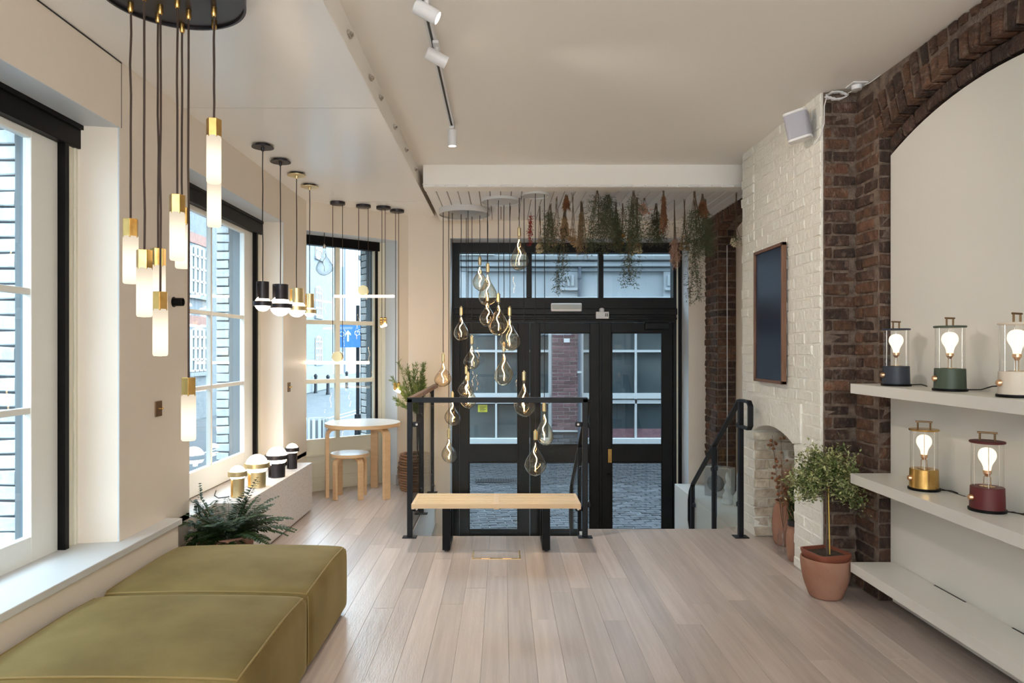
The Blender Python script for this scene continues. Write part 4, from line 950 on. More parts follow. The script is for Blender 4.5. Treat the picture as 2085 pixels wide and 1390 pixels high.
# ================================================================== FURNITURE
# --- two velvet poufs
def pouf(x0, x1, y0, y1, zt, label):
    o = empty('velvet_pouf', ((x0 + x1) / 2, (y0 + y1) / 2, 0)); tag(o, label, 'pouf', 'olive velvet poufs')
    nx, ny, nz = 30, 26, 12
    def pt(u, v, w):
        # u, v, w in -1..1; rounded, slightly swollen block
        def rr(t, r): return t
        hx, hy, hz = (x1 - x0) / 2, (y1 - y0) / 2, (zt - 0.012) / 2
        p = Vector((u * hx, v * hy, w * hz)); r = 0.045
        q = Vector((max(-hx + r, min(hx - r, p.x)), max(-hy + r, min(hy - r, p.y)), max(-hz + r, min(hz - r, p.z)))); d = p - q
        if d.length > 1e-6: p = q + d.normalized() * min(d.length, r) if sum(1 for c in d if abs(c) > 1e-6) > 1 else p
        bu = (1 - u * u) * (1 - v * v)
        if w > 0.5: p.z += 0.020 * bu - 0.010 * (u * u * v * v)
        p.x += math.copysign(0.008 * (1 - w * w) * (1 - v * v), u) * (abs(u) > 0.9); p.y += math.copysign(0.006 * (1 - w * w) * (1 - u * u), v) * (abs(v) > 0.9)
        p.z += 0.003 * math.sin(7 * u + 3 * v) * (1 - v * v) * (w > 0.9)
        return Vector(((x0 + x1) / 2, (y0 + y1) / 2, 0.012 + hz)) + p
    q = MB()
    def grid(f, a, b):
        n = len(q.v)
        for i in range(a + 1):
            for j in range(b + 1): q.v.append(f(-1 + 2 * i / a, -1 + 2 * j / b))
        for i in range(a):
            for j in range(b): k = n + i * (b + 1) + j; q.f.append([k, k + 1, k + b + 2, k + b + 1])
    for s in (-1, 1):
        grid(lambda u, v: pt(u, v, s), nx, ny); grid(lambda u, w: pt(u, s, w), nx, nz); grid(lambda v, w: pt(s, v, w), ny, nz)
    q.build('cushion', 'velvet', o, smooth=80)
    e = 0.97; loop = []
    for i in range(25): loop.append((-e + 2 * e * i / 24, -e))
    for i in range(1, 25): loop.append((e, -e + 2 * e * i / 24))
    for i in range(1, 25): loop.append((e - 2 * e * i / 24, e))
    for i in range(1, 24): loop.append((-e, e - 2 * e * i / 24))
    pts = [pt(u, v, 1.0) + Vector((0.001 * u, 0.001 * v, -0.001)) for u, v in loop]
    MB().tube(pts, 0.0045, 6, closed=True).build('piping', 'piping', o, smooth=70)
    for a, b in ((1, -1), (1, 1)):
        MB().tube([pt(a * 0.985, b * 0.985, -0.9 + 1.85 * i / 14) + Vector((a * .002, b * .002, 0)) for i in range(15)], 0.004, 6).build('piping', 'piping', o, smooth=70)
    q = MB()
    for sx in (-1, 1):
        for sy in (-1, 1): q.lathe([(0, 0), (0.02, 0), (0.02, 0.018), (0, 0.018)], 10, ((x0 + x1) / 2 + sx * ((x1 - x0) / 2 - 0.1), (y0 + y1) / 2 + sy * ((y1 - y0) / 2 - 0.1), 0))
    q.build('glides', 'black', o)
pouf(-1.815, -0.865, 3.06, 3.82, 0.375, 'olive velvet pouf farther from the camera, next to the fern')
pouf(-1.815, -0.865, 2.26, 3.045, 0.375, 'olive velvet pouf nearest the camera in the lower left corner')
# --- terrazzo plinth
o = MB().box(-1.918, -1.73, 4.56, 6.19, 0.012, 0.43).build('terrazzo_plinth', 'terrazzo', bevel=0.003); tag(o, 'long speckled terrazzo plinth below the window, carrying globe lamps', 'plinth')
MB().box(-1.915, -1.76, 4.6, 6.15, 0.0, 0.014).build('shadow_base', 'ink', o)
# --- round table and stool with bent birch legs
def bent(name, c, top, h, nleg, rot, rr, lr, wd_, th, label, cat):
    o = empty(name, c); tag(o, label, cat)
    MB().lathe([(0, h - 0.002), (rr - 0.002, h - 0.002), (rr - 0.001, h), (0, h)], 64, c).build('laminate_top', 'laminate', o, smooth=40)
    MB().lathe([(0, h - top), (rr, h - top), (rr, h - 0.002), (0, h - 0.002)], 64, c).build('top' if cat == 'table' else 'seat', 'birch', o, smooth=40)
    for i in range(nleg):
        a = rot + 2 * math.pi * i / nleg; dr = Vector((math.cos(a), math.sin(a), 0)); sd = Vector((-math.sin(a), math.cos(a), 0))
        zt = h - top; R_ = 0.065; pts = [(lr - 0.16, zt - th / 2)]
        for k in range(9):
            t = math.pi / 2 * k / 8; pts.append((lr - R_ + R_ * math.sin(t), zt - th / 2 - R_ + R_ * math.cos(t)))
        pts.append((lr, 0.0)); q = MB()
        for k, (pr, pz) in enumerate(pts):
            p0, p1 = pts[max(k - 1, 0)], pts[min(k + 1, len(pts) - 1)]
            tx, tz = p1[0] - p0[0], p1[1] - p0[1]; l = math.hypot(tx, tz); nx_, nz_ = -tz / l, tx / l
            for s1, s2 in ((1, 1), (1, -1), (-1, -1), (-1, 1)):
                q.v.append(Vector(c) + dr * (pr + nx_ * s1 * th / 2) + sd * (s2 * wd_ / 2) + Vector((0, 0, max(pz + nz_ * s1 * th / 2, 0))))
        n = len(pts)
        for k in range(n - 1):
            for j in range(4): q.f.append([k * 4 + j, k * 4 + (j + 1) % 4, k * 4 + 4 + (j + 1) % 4, k * 4 + 4 + j])
        q.f += [[0, 1, 2, 3], [n * 4 - 4, n * 4 - 3, n * 4 - 2, n * 4 - 1]]
        q.build('leg', 'birch', o, smooth=35, bevel=0.003)
    return o
bent('round_table', (-1.405, 6.85, 0), 0.036, 0.725, 3, math.pi / 2 - 0.15, 0.372, 0.35, 0.075, 0.034, 'round birch table with white top and bent legs in the bay', 'table')
bent('stool', (-1.505, 6.72, 0), 0.03, 0.44, 4, math.pi / 4 + 0.05, 0.185, 0.172, 0.055, 0.024, 'low round birch stool with white seat before the table', 'stool')
# --- slatted bench
bn = empty('slatted_bench', (-0.05, 5.06, 0)); tag(bn, 'slatted light wood bench on black legs before the glass railing', 'bench')
bx0, bx1, by0, by1, bz = -0.655, 0.558, 4.88, 5.235, 0.352
n = 9; pitch = (by1 - by0 - 0.026) / (n - 1)
sl = bricks_of('birchlight', (bx1 - bx0, 0.026, 0.034), 0.001, 0, 1)[0]
for i in range(n): inst('slat', sl, bn, ((bx0 + bx1) / 2, by0 + 0.013 + pitch * i, bz - 0.017), (0, 0, 0), (1, 1, 1))
for a, b in ((bx0, bx0 + 0.022), (bx1 - 0.022, bx1), (-0.068, -0.028)): MB().box(a, b, by0 + 0.004, by1 - 0.004, bz - 0.040, bz + 0.0008).build('cross_rail', 'birchlight', bn, bevel=0.002)
for x in (-0.408, 0.312):
    lg = MB().box(x - 0.028, x + 0.028, by0 + 0.03, by0 + 0.075, 0.012, bz - 0.034).build('leg', 'black', bn, bevel=0.003)
    MB().box(x - 0.028, x + 0.028, by1 - 0.075, by1 - 0.03, 0.012, bz - 0.034).build('leg', 'black', bn, bevel=0.003)
    MB().box(x - 0.028, x + 0.028, by0 + 0.075, by1 - 0.075, 0.012, 0.05).build('foot_rail', 'black', bn, bevel=0.003)
    MB().box(x - 0.028, x + 0.028, by0 + 0.075, by1 - 0.075, bz - 0.075, bz - 0.034).build('top_rail', 'black', bn, bevel=0.003)
    for yy in (by0 + 0.052, by1 - 0.052): MB().lathe([(0, 0), (0.014, 0), (0.014, 0.013), (0, 0.013)], 10, (x, yy, 0)).build('glide', 'ink', bn)
# --- brass floor socket
fs = empty('floor_socket', (-0.046, 4.84, 0)); tag(fs, 'flush brass edged floor socket with timber lid before the bench', 'floor socket')
MB().box(-0.215, 0.123, 4.745, 4.94, -0.01, 0.0025).build('frame', 'brass', fs)
MB().box(-0.205, 0.113, 4.757, 4.93, -0.01, 0.0045).build('lid', 'floorboard', fs)
for x in (-0.12, 0.03): MB().box(x - 0.03, x + 0.03, 4.747, 4.757, 0.0, 0.004).build('cable_flap', 'copperbrass', fs)
# --- black railings with glass
def clamp(parent, c, dr):
    c = Vector(c); dr = Vector(dr); q = MB().obox(c + dr * 0.028, (0.028 if dr.x else 0.012, 0.028 if dr.y else 0.012, 0.020), Matrix.Identity(3)).build('clamp', 'railblack', parent, bevel=0.010, seg=3)
    return q
gl = empty('glass_railing', (-0.05, 5.3, 0)); tag(gl, 'black steel railing with glass panels around the entry well', 'railing')
XL, XR_ = -0.722, 0.637
for x, y in ((XL, 5.30), (XR_, 5.30), (XL, 6.05), (XL, 6.95)):
    p = MB().box(x - 0.02, x + 0.02, y - 0.02, y + 0.02, 0.006, 1.075).build('post', 'railblack', gl, bevel=0.003)
    MB().box(x - 0.055, x + 0.055, y - 0.045, y + 0.025, 0.0, 0.007).build('base_plate', 'railblack', p, bevel=0.002)
MB().box(XL - 0.02, XR_ + 0.02, 5.28, 5.32, 1.043, 1.083).build('top_rail', 'railblack', gl, bevel=0.003)
MB().box(XL - 0.02, XL + 0.02, 5.32, YF - 0.002, 1.043, 1.083).build('top_rail', 'walnut', gl, bevel=0.003)
for a, b, n_ in (((XL + 0.06, 5.295), (XR_ - 0.06, 5.305), 0), ((XL - 0.005, 5.36), (XL + 0.005, 6.0), 1), ((XL - 0.005, 6.1), (XL + 0.005, 6.9), 1)):
    MB().box(a[0], b[0], a[1], b[1], 0.03, 1.02).build('glass_panel', 'balglass', gl)
for z in (0.875, 0.22):
    for x, s in ((XL + 0.02, 1), (XR_ - 0.02, -1)):
        k = clamp(gl, (x, 5.30, z), (s, 0, 0)); MB().lathe([(0, 0), (0.009, 0), (0.009, 0.006), (0, 0.006)], 12, (x + s * 0.034, 5.288, z), RX).build('bolt', 'steel', k, smooth=40)
    for y, s in ((5.32, 1), (6.03, -1), (6.07, 1), (6.93, -1)): clamp(gl, (XL, y, z), (0, s, 0))
def stair_rail(name, X, label, loop):
    o = empty(name, (X, 5.3, 0)); tag(o, label, 'handrail')
    def zz_(y): return 1.055 - 0.70 * (y - 5.33)
    path = [(X, 5.33, 1.055), (X, 6.62, zz_(6.62)), (X, 6.70, zz_(6.70) - 0.03), (X, 6.74, zz_(6.74) - 0.10), (X, 6.74, zz_(6.74) - 0.30), (X, 6.66, zz_(6.66) - 0.48)]
    if loop: path = [(X, 5.30, 0.86), (X, 5.12, 0.86), (X, 5.09, 0.885), (X, 5.09, 1.035), (X, 5.12, 1.062), (X, 5.28, 1.062)] + path
    q = MB(); n0 = 0
    for k, p in enumerate(path):
        p = Vector(p); t = (Vector(path[min(k + 1, len(path) - 1)]) - Vector(path[max(k - 1, 0)])).normalized(); nn = Vector((0, -t.z, t.y))
        for s1, s2 in ((1, 1), (1, -1), (-1, -1), (-1, 1)): q.v.append(p + Vector((0.020 * s1, 0, 0)) + nn * (0.011 * s2))
    for k in range(len(path) - 1):
        for j in range(4): q.f.append([k * 4 + j, k * 4 + (j + 1) % 4, k * 4 + 4 + (j + 1) % 4, k * 4 + 4 + j])
    e = len(path) * 4; q.f += [[0, 1, 2, 3], [e - 4, e - 3, e - 2, e - 1]]
    q.build('rail', 'railblack', o, bevel=0.004)
    posts = [(5.96, -0.30), (6.64, LOB)] + ([(5.30, 0.006)] if loop else [])
    for y, zb in posts:
        zt = 1.05 if y < 5.4 else zz_(y) - 0.01
        p = MB().box(X - 0.019, X + 0.019, y - 0.019, y + 0.019, zb, zt).build('post', 'railblack', o, bevel=0.003)
        if zb > 0: MB().box(X - 0.055, X + 0.055, y - 0.045, y + 0.045, 0.0, 0.007).build('base_plate', 'railblack', p, bevel=0.002)
    for y0, y1 in ((5.35, 5.92), (6.0, 6.60)):
        MB().prism([(y0, zz_(y0) - 0.95), (y1, zz_(y1) - 0.95), (y1, zz_(y1) - 0.06), (y0, zz_(y0) - 0.06)], lambda a, b, h: (X - 0.005 + h * 0.010, a, b)).build('glass_panel', 'balglass', o)
    for y, s in ((5.32, 1), (5.94, -1), (5.98, 1), (6.62, -1)):
        for dz in (-0.2, -0.82): clamp(o, (X, y, zz_(y) + dz), (0, s, 0))
stair_rail('stair_handrail', 1.845, 'black stair handrail with rounded loop end beside the white chimney', True)
stair_rail('stair_handrail', 0.672, 'black stair handrail sloping down behind the right end of the bench', False)

# ================================================================== SHELVES AND RIGHT WALL
XS = 1.985
SH = ((1.262, 'upper white wall shelf carrying navy, green and stone lamps'), (0.750, 'middle white wall shelf carrying brass and burgundy lamps'), (0.243, 'empty lowest white wall shelf near the floor'))
for k, (z, lab) in enumerate(SH):
    o = empty('wall_shelf', (2.11, 2.9, z - 0.055)); tag(o, lab, 'shelf', 'white wall shelves in the brick arch')
    MB().box(XS, XP - 0.006, 1.92, 3.90, z - 0.055, z).build('board', 'shelfwhite', o, bevel=0.0015)
    MB().box(XP - 0.006, XP + 0.001, 1.92, 3.90, z - 0.05, z - 0.004).build('rear_batten', 'shelfwhite', o)
    for a, b in ((3.52, 3.28), (2.98, 2.80)):
        MB().box(XP - 0.016, XP - 0.0062, b, a, z, z + 0.0008).build('cable_slot', 'ink', o)
def lantern(x, d, z, mat, top, label, turn=0.0, cable=None):
    c = Vector((x, d, z)); o = empty('lantern_lamp', c); tag(o, label, 'table lamp', 'glass lantern lamps on the wall shelves')
    MB().lathe([(0, 0), (0.072, 0), (0.073, 0.004), (0.073, 0.010), (0.070, 0.012), (0, 0.012)], 40, c).build('foot', 'black', o, smooth=40)
    b = MB().lathe([(0, 0.012), (0.0665, 0.012), (0.064, 0.104), (0.062, 0.106), (0, 0.106)], 40, c).build('base', mat, o, smooth=40)
    kd = Vector((-0.98, 0.10, 0)).normalized()
    km = kd.to_track_quat('Z', 'Y').to_matrix()
    MB().lathe([(0, 0.058), (0.014, 0.060), (0.014, 0.072), (0.010, 0.078), (0, 0.079)], 16, c + Vector((0, 0, 0.058)), km).build('knob', 'copperbrass', b, smooth=40)
    MB().lathe([(0, 0.107), (0.030, 0.107), (0.030, 0.108), (0, 0.108)], 24, c).build('inner_plate', 'brass', b, smooth=40)
    MB().lathe([(0.060, 0.107), (0.0605, 0.107), (0.0605, 0.297), (0.060, 0.297)], 40, c).build('glass_cylinder', 'clearglass', o, smooth=60)
    t = MB().lathe([(0, 0.297), (0.066, 0.297), (0.068, 0.300), (0.068, 0.304), (0.066, 0.306), (0, 0.306)], 40, c).build('lid', top, o, smooth=40)
    hd = Vector((math.cos(turn), math.sin(turn), 0))
    for s in (-1, 1): MB().tube([c + hd * s * 0.027 + Vector((0, 0, 0.306)), c + hd * s * 0.027 + Vector((0, 0, 0.340))], 0.0042, 8).build('handle_post', 'bronzeplate', t)
    MB().tube([c + hd * -0.037 + Vector((0, 0, 0.342)), c + hd * 0.037 + Vector((0, 0, 0.342))], 0.0045, 8).build('handle', 'bronzeplate', t)
    for a in range(3):
        aa = turn + 0.6 + a * 2.094; MB().tube([c + Vector((0.052 * math.cos(aa), 0.052 * math.sin(aa), 0.106)), c + Vector((0.052 * math.cos(aa), 0.052 * math.sin(aa), 0.298))], 0.0016, 6).build('rod', 'steel', o)
    for s in (-1, 1): MB().tube([c + hd * s * 0.013 + Vector((0, 0, 0.106)), c + hd * s * 0.012 + Vector((0, 0, 0.148)), c + hd * s * 0.006 + Vector((0, 0, 0.154))], 0.0018, 6).build('stem', 'bronzeplate', o)
    MB().lathe([(0, 0.150), (0.007, 0.150), (0.012, 0.160), (0.016, 0.164), (0.016, 0.176), (0.013, 0.178), (0, 0.178)], 20, c).build('socket', 'copperbrass', o, smooth=40)
    MB().lathe(smooth_prof([(0.0135, 0.176), (0.015, 0.188), (0.020, 0.205), (0.031, 0.226), (0.0345, 0.243), (0.030, 0.262), (0.017, 0.274), (0.001, 0.277)], 3), 24, c).build('bulb', 'lampbulb', o, smooth=80)
    if cable: MB().tube([c + Vector(p) for p in cable], 0.0028, 6).build('cable', 'cord', o, smooth=70)
cb1 = [(0.05, -0.052, 0.008), (0.07, -0.11, 0.012), (0.085, -0.16, 0.030), (0.098, -0.20, 0.034), (0.104, -0.225, 0.018), (0.105, -0.23, 0.002)]
cb2 = [(0.05, -0.052, 0.008), (0.065, -0.07, 0.010), (0.08, -0.09, 0.012), (0.095, -0.10, 0.006), (0.104, -0.10, 0.002)]
lantern(2.105, 3.655, 1.2625, 'navy', 'navy', 'navy glass lantern lamp on the upper shelf', 0.5, cb2)
lantern(2.105, 3.215, 1.2625, 'green', 'green', 'dark green glass lantern lamp on the upper shelf', 0.5, cb1)
lantern(2.105, 2.795, 1.2625, 'stone', 'stone', 'stone beige glass lantern lamp at the right edge of the upper shelf', 0.5)
lantern(2.125, 3.445, 0.7505, 'brass', 'brass', 'brass glass lantern lamp on the middle shelf', -0.6, cb2)
lantern(2.125, 2.995, 0.7505, 'burgundy', 'burgundy', 'burgundy glass lantern lamp on the middle shelf', -0.6, cb1)
# --- framed dark panel on the chimney
fp = empty('framed_screen', (XC, 4.955, 1.21)); tag(fp, 'tall walnut framed dark navy screen on the white chimney', 'picture frame')
fa, fb_, fz0, fz1, fx = 4.69, 5.225, 1.215, 2.195, XC - 0.020
for a, b, c_, d_ in ((fa, fa + 0.022, fz0, fz1), (fb_ - 0.022, fb_, fz0, fz1), (fa, fb_, fz0, fz0 + 0.022), (fa, fb_, fz1 - 0.022, fz1)):
    MB().box(fx - 0.028, fx + 0.004, a, b, c_, d_).build('frame_bar', 'walnut', fp, bevel=0.002)
MB().box(fx - 0.016, fx + 0.002, fa + 0.02, fb_ - 0.02, fz0 + 0.02, fz1 - 0.02).build('screen', 'navyscreen', fp)
MB().box(fx + 0.004, XC + 0.004, fa + 0.15, fb_ - 0.15, fz0 + 0.3, fz1 - 0.3).build('wall_mount', 'ink', fp)
# --- loudspeaker and its cable
sk = empty('loudspeaker', (1.865, 4.36, 2.77)); tag(sk, 'small white loudspeaker with grey cloth front high on the chimney', 'loudspeaker')
mt = Matrix.Rotation(math.radians(-12), 3, 'Y') @ Matrix.Rotation(math.radians(-34), 3, 'Z')
def rrect(hx, hy, r, n=6):
    out = []
    for cx_, cy_, a0 in ((hx - r, hy - r, 0), (-hx + r, hy - r, 90), (-hx + r, -hy + r, 180), (hx - r, -hy + r, 270)):
        for i in range(n + 1): a = math.radians(a0 + 90 * i / n); out.append((cx_ + r * math.cos(a), cy_ + r * math.sin(a)))
    return out
sc_ = Vector((1.868, 4.32, 2.868))
MB().prism(rrect(0.070, 0.062, 0.028), lambda a, b, h: sc_ + mt @ Vector((a, b, -0.075 + 0.15 * h))).build('cloth_body', 'speakercloth', sk, smooth=40)
for z0, z1 in ((-0.092, -0.075), (0.075, 0.092)): MB().prism(rrect(0.0705, 0.0625, 0.028), lambda a, b, h: sc_ + mt @ Vector((a, b, z0 + (z1 - z0) * h))).build('end_cap', 'whiteplastic', sk, smooth=40, bevel=0.004)
MB().box(1.91, 1.968, 4.355, 4.385, 2.80, 2.93).build('bracket', 'whiteplastic', sk, bevel=0.003)
cb = empty('coiled_cable', (2.03, 4.15, ZC - 0.05)); tag(cb, 'white cable coiled at the top of the brick pier', 'cable')
pts = []
for i in range(90):
    a = i * 0.42; pts.append((2.035 + (0.058 + 0.012 * math.sin(i * 1.7)) * math.cos(a), 4.165 + 0.012 * math.sin(i * 0.9), ZC - 0.036 + (0.022 + 0.006 * math.sin(i * 2.3)) * math.sin(a)))
MB().tube(pts, 0.0032, 6).build('coil', 'whiteplastic', cb, smooth=70)
MB().tube([(1.985, 4.185, ZC - 0.035), (1.972, 4.188, ZC - 0.09), (1.970, 4.188, ZC - 0.20), (1.958, 4.20, ZC - 0.26), (1.945, 4.27, ZC - 0.30)], 0.0035, 6).build('lead', 'whiteplastic', cb, smooth=70)
MB().tube([(2.09, 4.17, ZC - 0.03), (2.13, 4.12, ZC - 0.012), (2.165, 4.03, ZC - 0.01), (2.168, 3.92, ZC - 0.008)], 0.003, 6).build('lead', 'whiteplastic', cb, smooth=70)
dt = empty('ceiling_sensor', (2.12, 4.08, ZC - 0.04)); tag(dt, 'small white sensor box on the ceiling by the brick pier', 'sensor')
MB().box(2.07, 2.16, 4.03, 4.13, ZC - 0.008, ZC).build('plate', 'whiteplastic', dt, bevel=0.002)
MB().lathe([(0, -0.008), (0.030, -0.008), (0.028, -0.032), (0, -0.034)], 20, (2.115, 4.08, ZC)).build('sensor_head', 'whiteplastic', dt, smooth=40)
# --- wall switches and black fitting
for y, z, lab in ((3.80, 1.127, 'bronze toggle switch plate on the pillar behind the tube pendants'), (6.12, 1.117, 'small bronze switch plate on the far pillar beside the bay')):
    o = empty('wall_switch', (XW, y, z)); tag(o, lab, 'switch')
    MB().box(XW, XW + 0.006, y - 0.036, y + 0.036, z - 0.043, z + 0.043).build('plate', 'bronzeplate', o, bevel=0.002)
    MB().tube([(XW + 0.004, y, z), (XW + 0.022, y + 0.002, z + 0.002)], [0.005, 0.004], 8).build('toggle', 'brass', o)
    MB().sphere((XW + 0.024, y + 0.002, z + 0.002), 0.006, 10, 8).build('toggle_tip', 'brass', o, smooth=80)
o = empty('wall_fitting', (XW, 3.98, 1.733)); tag(o, 'black cylindrical wall fitting on the pillar beside the alabaster pendants', 'wall fitting')
MB().lathe([(0, 0), (0.024, 0), (0.024, 0.055), (0.020, 0.055), (0.018, 0.045), (0, 0.045)], 24, (XW, 3.98, 1.733), RY).build('barrel', 'black', o, smooth=40)
MB().lathe([(0, 0), (0.030, 0), (0.030, 0.004), (0, 0.004)], 24, (XW, 3.98, 1.733), RY).build('back_plate', 'black', o, smooth=40)
# --- things on the ledge behind the stair rail
o = empty('silver_fan_box', (2.16, 6.72, 0)); tag(o, 'silver metal box with round vent on the ledge behind the stair rail', 'box')
mz = Matrix.Rotation(math.radians(-38), 3, 'Z')
MB().obox((2.16, 6.80, 0.145), (0.135, 0.062, 0.143), mz).build('case', 'silver', o, bevel=0.006)
fc = Vector((2.16, 6.80, 0.13)) + mz @ Vector((-0.02, -0.063, 0))
MB().lathe([(0, 0), (0.085, 0), (0.085, 0.004), (0.078, 0.006), (0, 0.004)], 32, fc, mz @ RX).build('round_vent', 'stuccodark', o, smooth=40)
for i in range(2): MB().obox(Vector((2.16, 6.80, 0.292)) + mz @ Vector((-0.06 + 0.12 * i, 0, 0)), (0.03, 0.02, 0.006), mz).build('latch', 'steel', o, bevel=0.003)
for k, (x, y, h, lab) in enumerate(((2.115, 6.43, 0.30, 'shorter frosted glass bottle on the ledge'), (2.20, 6.36, 0.35, 'taller frosted glass bottle on the ledge'), (2.22, 6.15, 0.36, 'frosted glass bottle half hidden behind the stair post'))):
    r = random.Random(k + 5); q = MB(); prof = [(0, 0), (0.045, 0), (0.052, 0.06), (0.046, 0.16), (0.050, 0.24), (0.035, 0.32), (0.022, 0.42), (0.030, 0.52), (0.018, 0.66), (0.020, 0.80), (0.010, 0.94), (0.001, 1.0)]
    q.lathe([(a, b * h / 1.0) for a, b in smooth_prof(prof, 3)], 18, (x, y, 0))
    q.v = [v + Vector((0.010 * math.sin(v.z * 40 + k), 0.010 * math.cos(v.z * 33 + 2 * k), 0)) * (v.z / h) for v in q.v]
    o = q.build('glass_bottle', 'frost', smooth=70); tag(o, lab, 'bottle', 'frosted glass bottles on the ledge')
o = MB().tube([(2.185, 6.99, 2.52), (2.185, 6.985, 1.3), (2.185, 6.985, 0.01)], 0.005, 6).build('white_cable', 'whiteplastic', smooth=60)
o.location.x += 0.11; tag(o, 'white cable running down the far brick pier', 'cable')

# ================================================================== PLANTS
def frame_of(t, up=Vector((0, 0, 1))):
    t = t.normalized(); s = t.cross(up)
    if s.length < 1e-4: s = t.cross(Vector((1, 0, 0)))
    s.normalize(); return t, s, s.cross(t).normalized()
def leaf(q, p, d, up, L, W, fold=0.25):
    """pointed leaf: two quads folded on the midrib"""
    t, s, n = frame_of(d, up); k = len(q.v)
    q.v += [p, p + t * L * 0.45 + s * W + n * W * fold, p + t * L - n * L * 0.06, p + t * L * 0.45 - s * W + n * W * fold, p + t * L * 0.5]
    q.f += [[k, k + 1, k + 2, k + 4], [k, k + 4, k + 2, k + 3]]
def needle(q, p, d, L, W, r):
    d = d.normalized(); s = d.cross(Vector((r.uniform(-1, 1), r.uniform(-1, 1), r.uniform(-1, 1))))
    if s.length < 1e-4: return
    s.normalize(); k = len(q.v); q.v += [p, p + d * L * 0.5 + s * W, p + d * L, p + d * L * 0.5 - s * W]; q.f.append([k, k + 1, k + 2, k + 3])
# --- fern
fc = Vector((-1.70, 4.19, 0)); fe = empty('potted_fern', fc); tag(fe, 'dark green fern in a pinkish pot between pouf and plinth', 'potted plant')
MB().lathe([(0, 0), (0.125, 0), (0.165, 0.30), (0.172, 0.30), (0.172, 0.33), (0.155, 0.33), (0.150, 0.30), (0, 0.30)], 36, fc).build('pot', 'terracotta', fe, smooth=40)
MB().lathe([(0, 0.302), (0.15, 0.302), (0, 0.31)], 24, fc).build('soil', 'soil', fe)
r = random.Random(3)
for i in range(84):
    a = r.uniform(0, 6.283) if i > 14 else -math.pi / 2 + r.uniform(-1.7, 1.7)
    L = r.uniform(0.22, 0.42); el = r.uniform(0.30, 1.35); q = MB(); pts = []
    p = fc + Vector((0.05 * math.cos(a), 0.05 * math.sin(a), 0.30)); v = Vector((math.cos(a) * math.cos(el), math.sin(a) * math.cos(el), math.sin(el)))
    ns = 20; side = Vector((-math.sin(a), math.cos(a), 0)); curl = r.uniform(-0.02, 0.02)
    for k in range(ns):
        pts.append(p.copy()); v = (v + Vector((0, 0, -0.055)) + side * curl).normalized(); p = p + v * (L / ns)
        if p.x < -1.84: p.x = -1.84
        if p.y < 3.89 and p.z < 0.45: p.y = 3.89
    q.tube(pts, [0.0025 * (1 - 0.8 * k / ns) for k in range(ns)], 4)
    for k in range(2, ns):
        u = k / ns; ll = 0.062 * math.sin(math.pi * (0.12 + 0.88 * u) ** 0.8) ** 0.7 + 0.004; t = (pts[k] - pts[k - 1]).normalized()
        for s in (-1, 1):
            dd = (side * s * 1.0 + t * 0.45 + Vector((0, 0, -0.15 + r.uniform(-.15, .15)))).normalized()
            leaf(q, pts[k], dd, Vector((0, 0, 1)), ll, 0.0105, 0.2)
    q.build('frond', 'fern', fe, raw=True)
# --- clipped tree in terracotta pot
tc = Vector((1.905, 4.03, 0)); te = empty('potted_tree', tc); tag(te, 'small variegated ball tree in a terracotta pot beside the brick pier', 'potted plant')
MB().lathe(smooth_prof([(0, 0.0), (0.080, 0.0), (0.100, 0.03), (0.124, 0.10), (0.136, 0.17), (0.139, 0.225), (0.132, 0.234), (0.126, 0.225), (0.122, 0.19), (0.0, 0.185)], 3), 44, tc).build('pot', 'terracotta', te, smooth=60)
ip = MB()
ro, ri = rrect(0.108, 0.108, 0.035), rrect(0.100, 0.100, 0.032)
rotm = Matrix.Rotation(0.25, 3, 'Z')
k = len(ro)
for pts_, z in ((rrect(0.09, 0.09, 0.03), 0.19), (ro, 0.262), (ro, 0.270), (ri, 0.270), (ri, 0.24)):
    ip.v += [tc + rotm @ Vector((a, b, 0)) + Vector((0, 0, z)) for a, b in pts_]
for lv in range(4):
    for i in range(k): ip.f.append([lv * k + i, lv * k + (i + 1) % k, (lv + 1) * k + (i + 1) % k, (lv + 1) * k + i])
nur = ip.build('nursery_pot', 'plasticpot', te, smooth=40)
MB().prism(ri, lambda a, b, h: tc + rotm @ Vector((a * 0.99, b * 0.99, 0)) + Vector((0, 0, 0.225 + 0.025 * h))).build('soil', 'soil', nur)
tr = [tc + Vector(p) for p in ((0.012, 0, 0.24), (0.004, 0.002, 0.34), (0.010, -0.002, 0.44), (0.004, 0.0, 0.54), (0.0, 0.0, 0.64), (0.004, 0, 0.72))]
MB().tube(tr, [0.0075, 0.0065, 0.0065, 0.006, 0.006, 0.004], 8).build('trunk', 'bark', te, smooth=60)
MB().tube([tc + Vector((0.020, -0.010, 0.24)), tc + Vector((0.010, -0.012, 0.66))], 0.0038, 7).build('stake', 'bamboo', te, smooth=60)
r = random.Random(9); q = MB(); tips = []
for i in range(70):
    a = r.uniform(0, 6.283); e = r.uniform(-0.15, 1.35); p0 = tr[4] + Vector((0, 0, r.uniform(-0.05, 0.06)))
    L = r.uniform(0.6, 1.0); tgt = Vector((math.cos(a) * math.cos(e) * 0.225, math.sin(a) * math.cos(e) * 0.15, 0.02 + math.sin(e) * 0.20)) * L
    mid = p0 + tgt * 0.55 + Vector((0, 0, -0.012)); end = p0 + tgt + Vector((r.uniform(-.02, .02), 0, r.uniform(-.02, .02)))
    q.tube([p0, mid, end], [0.0032, 0.0022, 0.001], 5); tips += [(p0, mid, end)]
for s, dz in ((1, -0.12), (1, -0.09), (-1, -0.02), (-1, 0.0)):
    p0 = tr[4]; end = p0 + Vector((s * r.uniform(0.09, 0.20), -0.05, dz)); mid = p0 + Vector((s * 0.09, -0.03, 0.05)); q.tube([p0, mid, end], [0.003, 0.002, 0.001], 5); tips.append((p0, mid, end))
q.build('branches', 'bark', te, smooth=60)
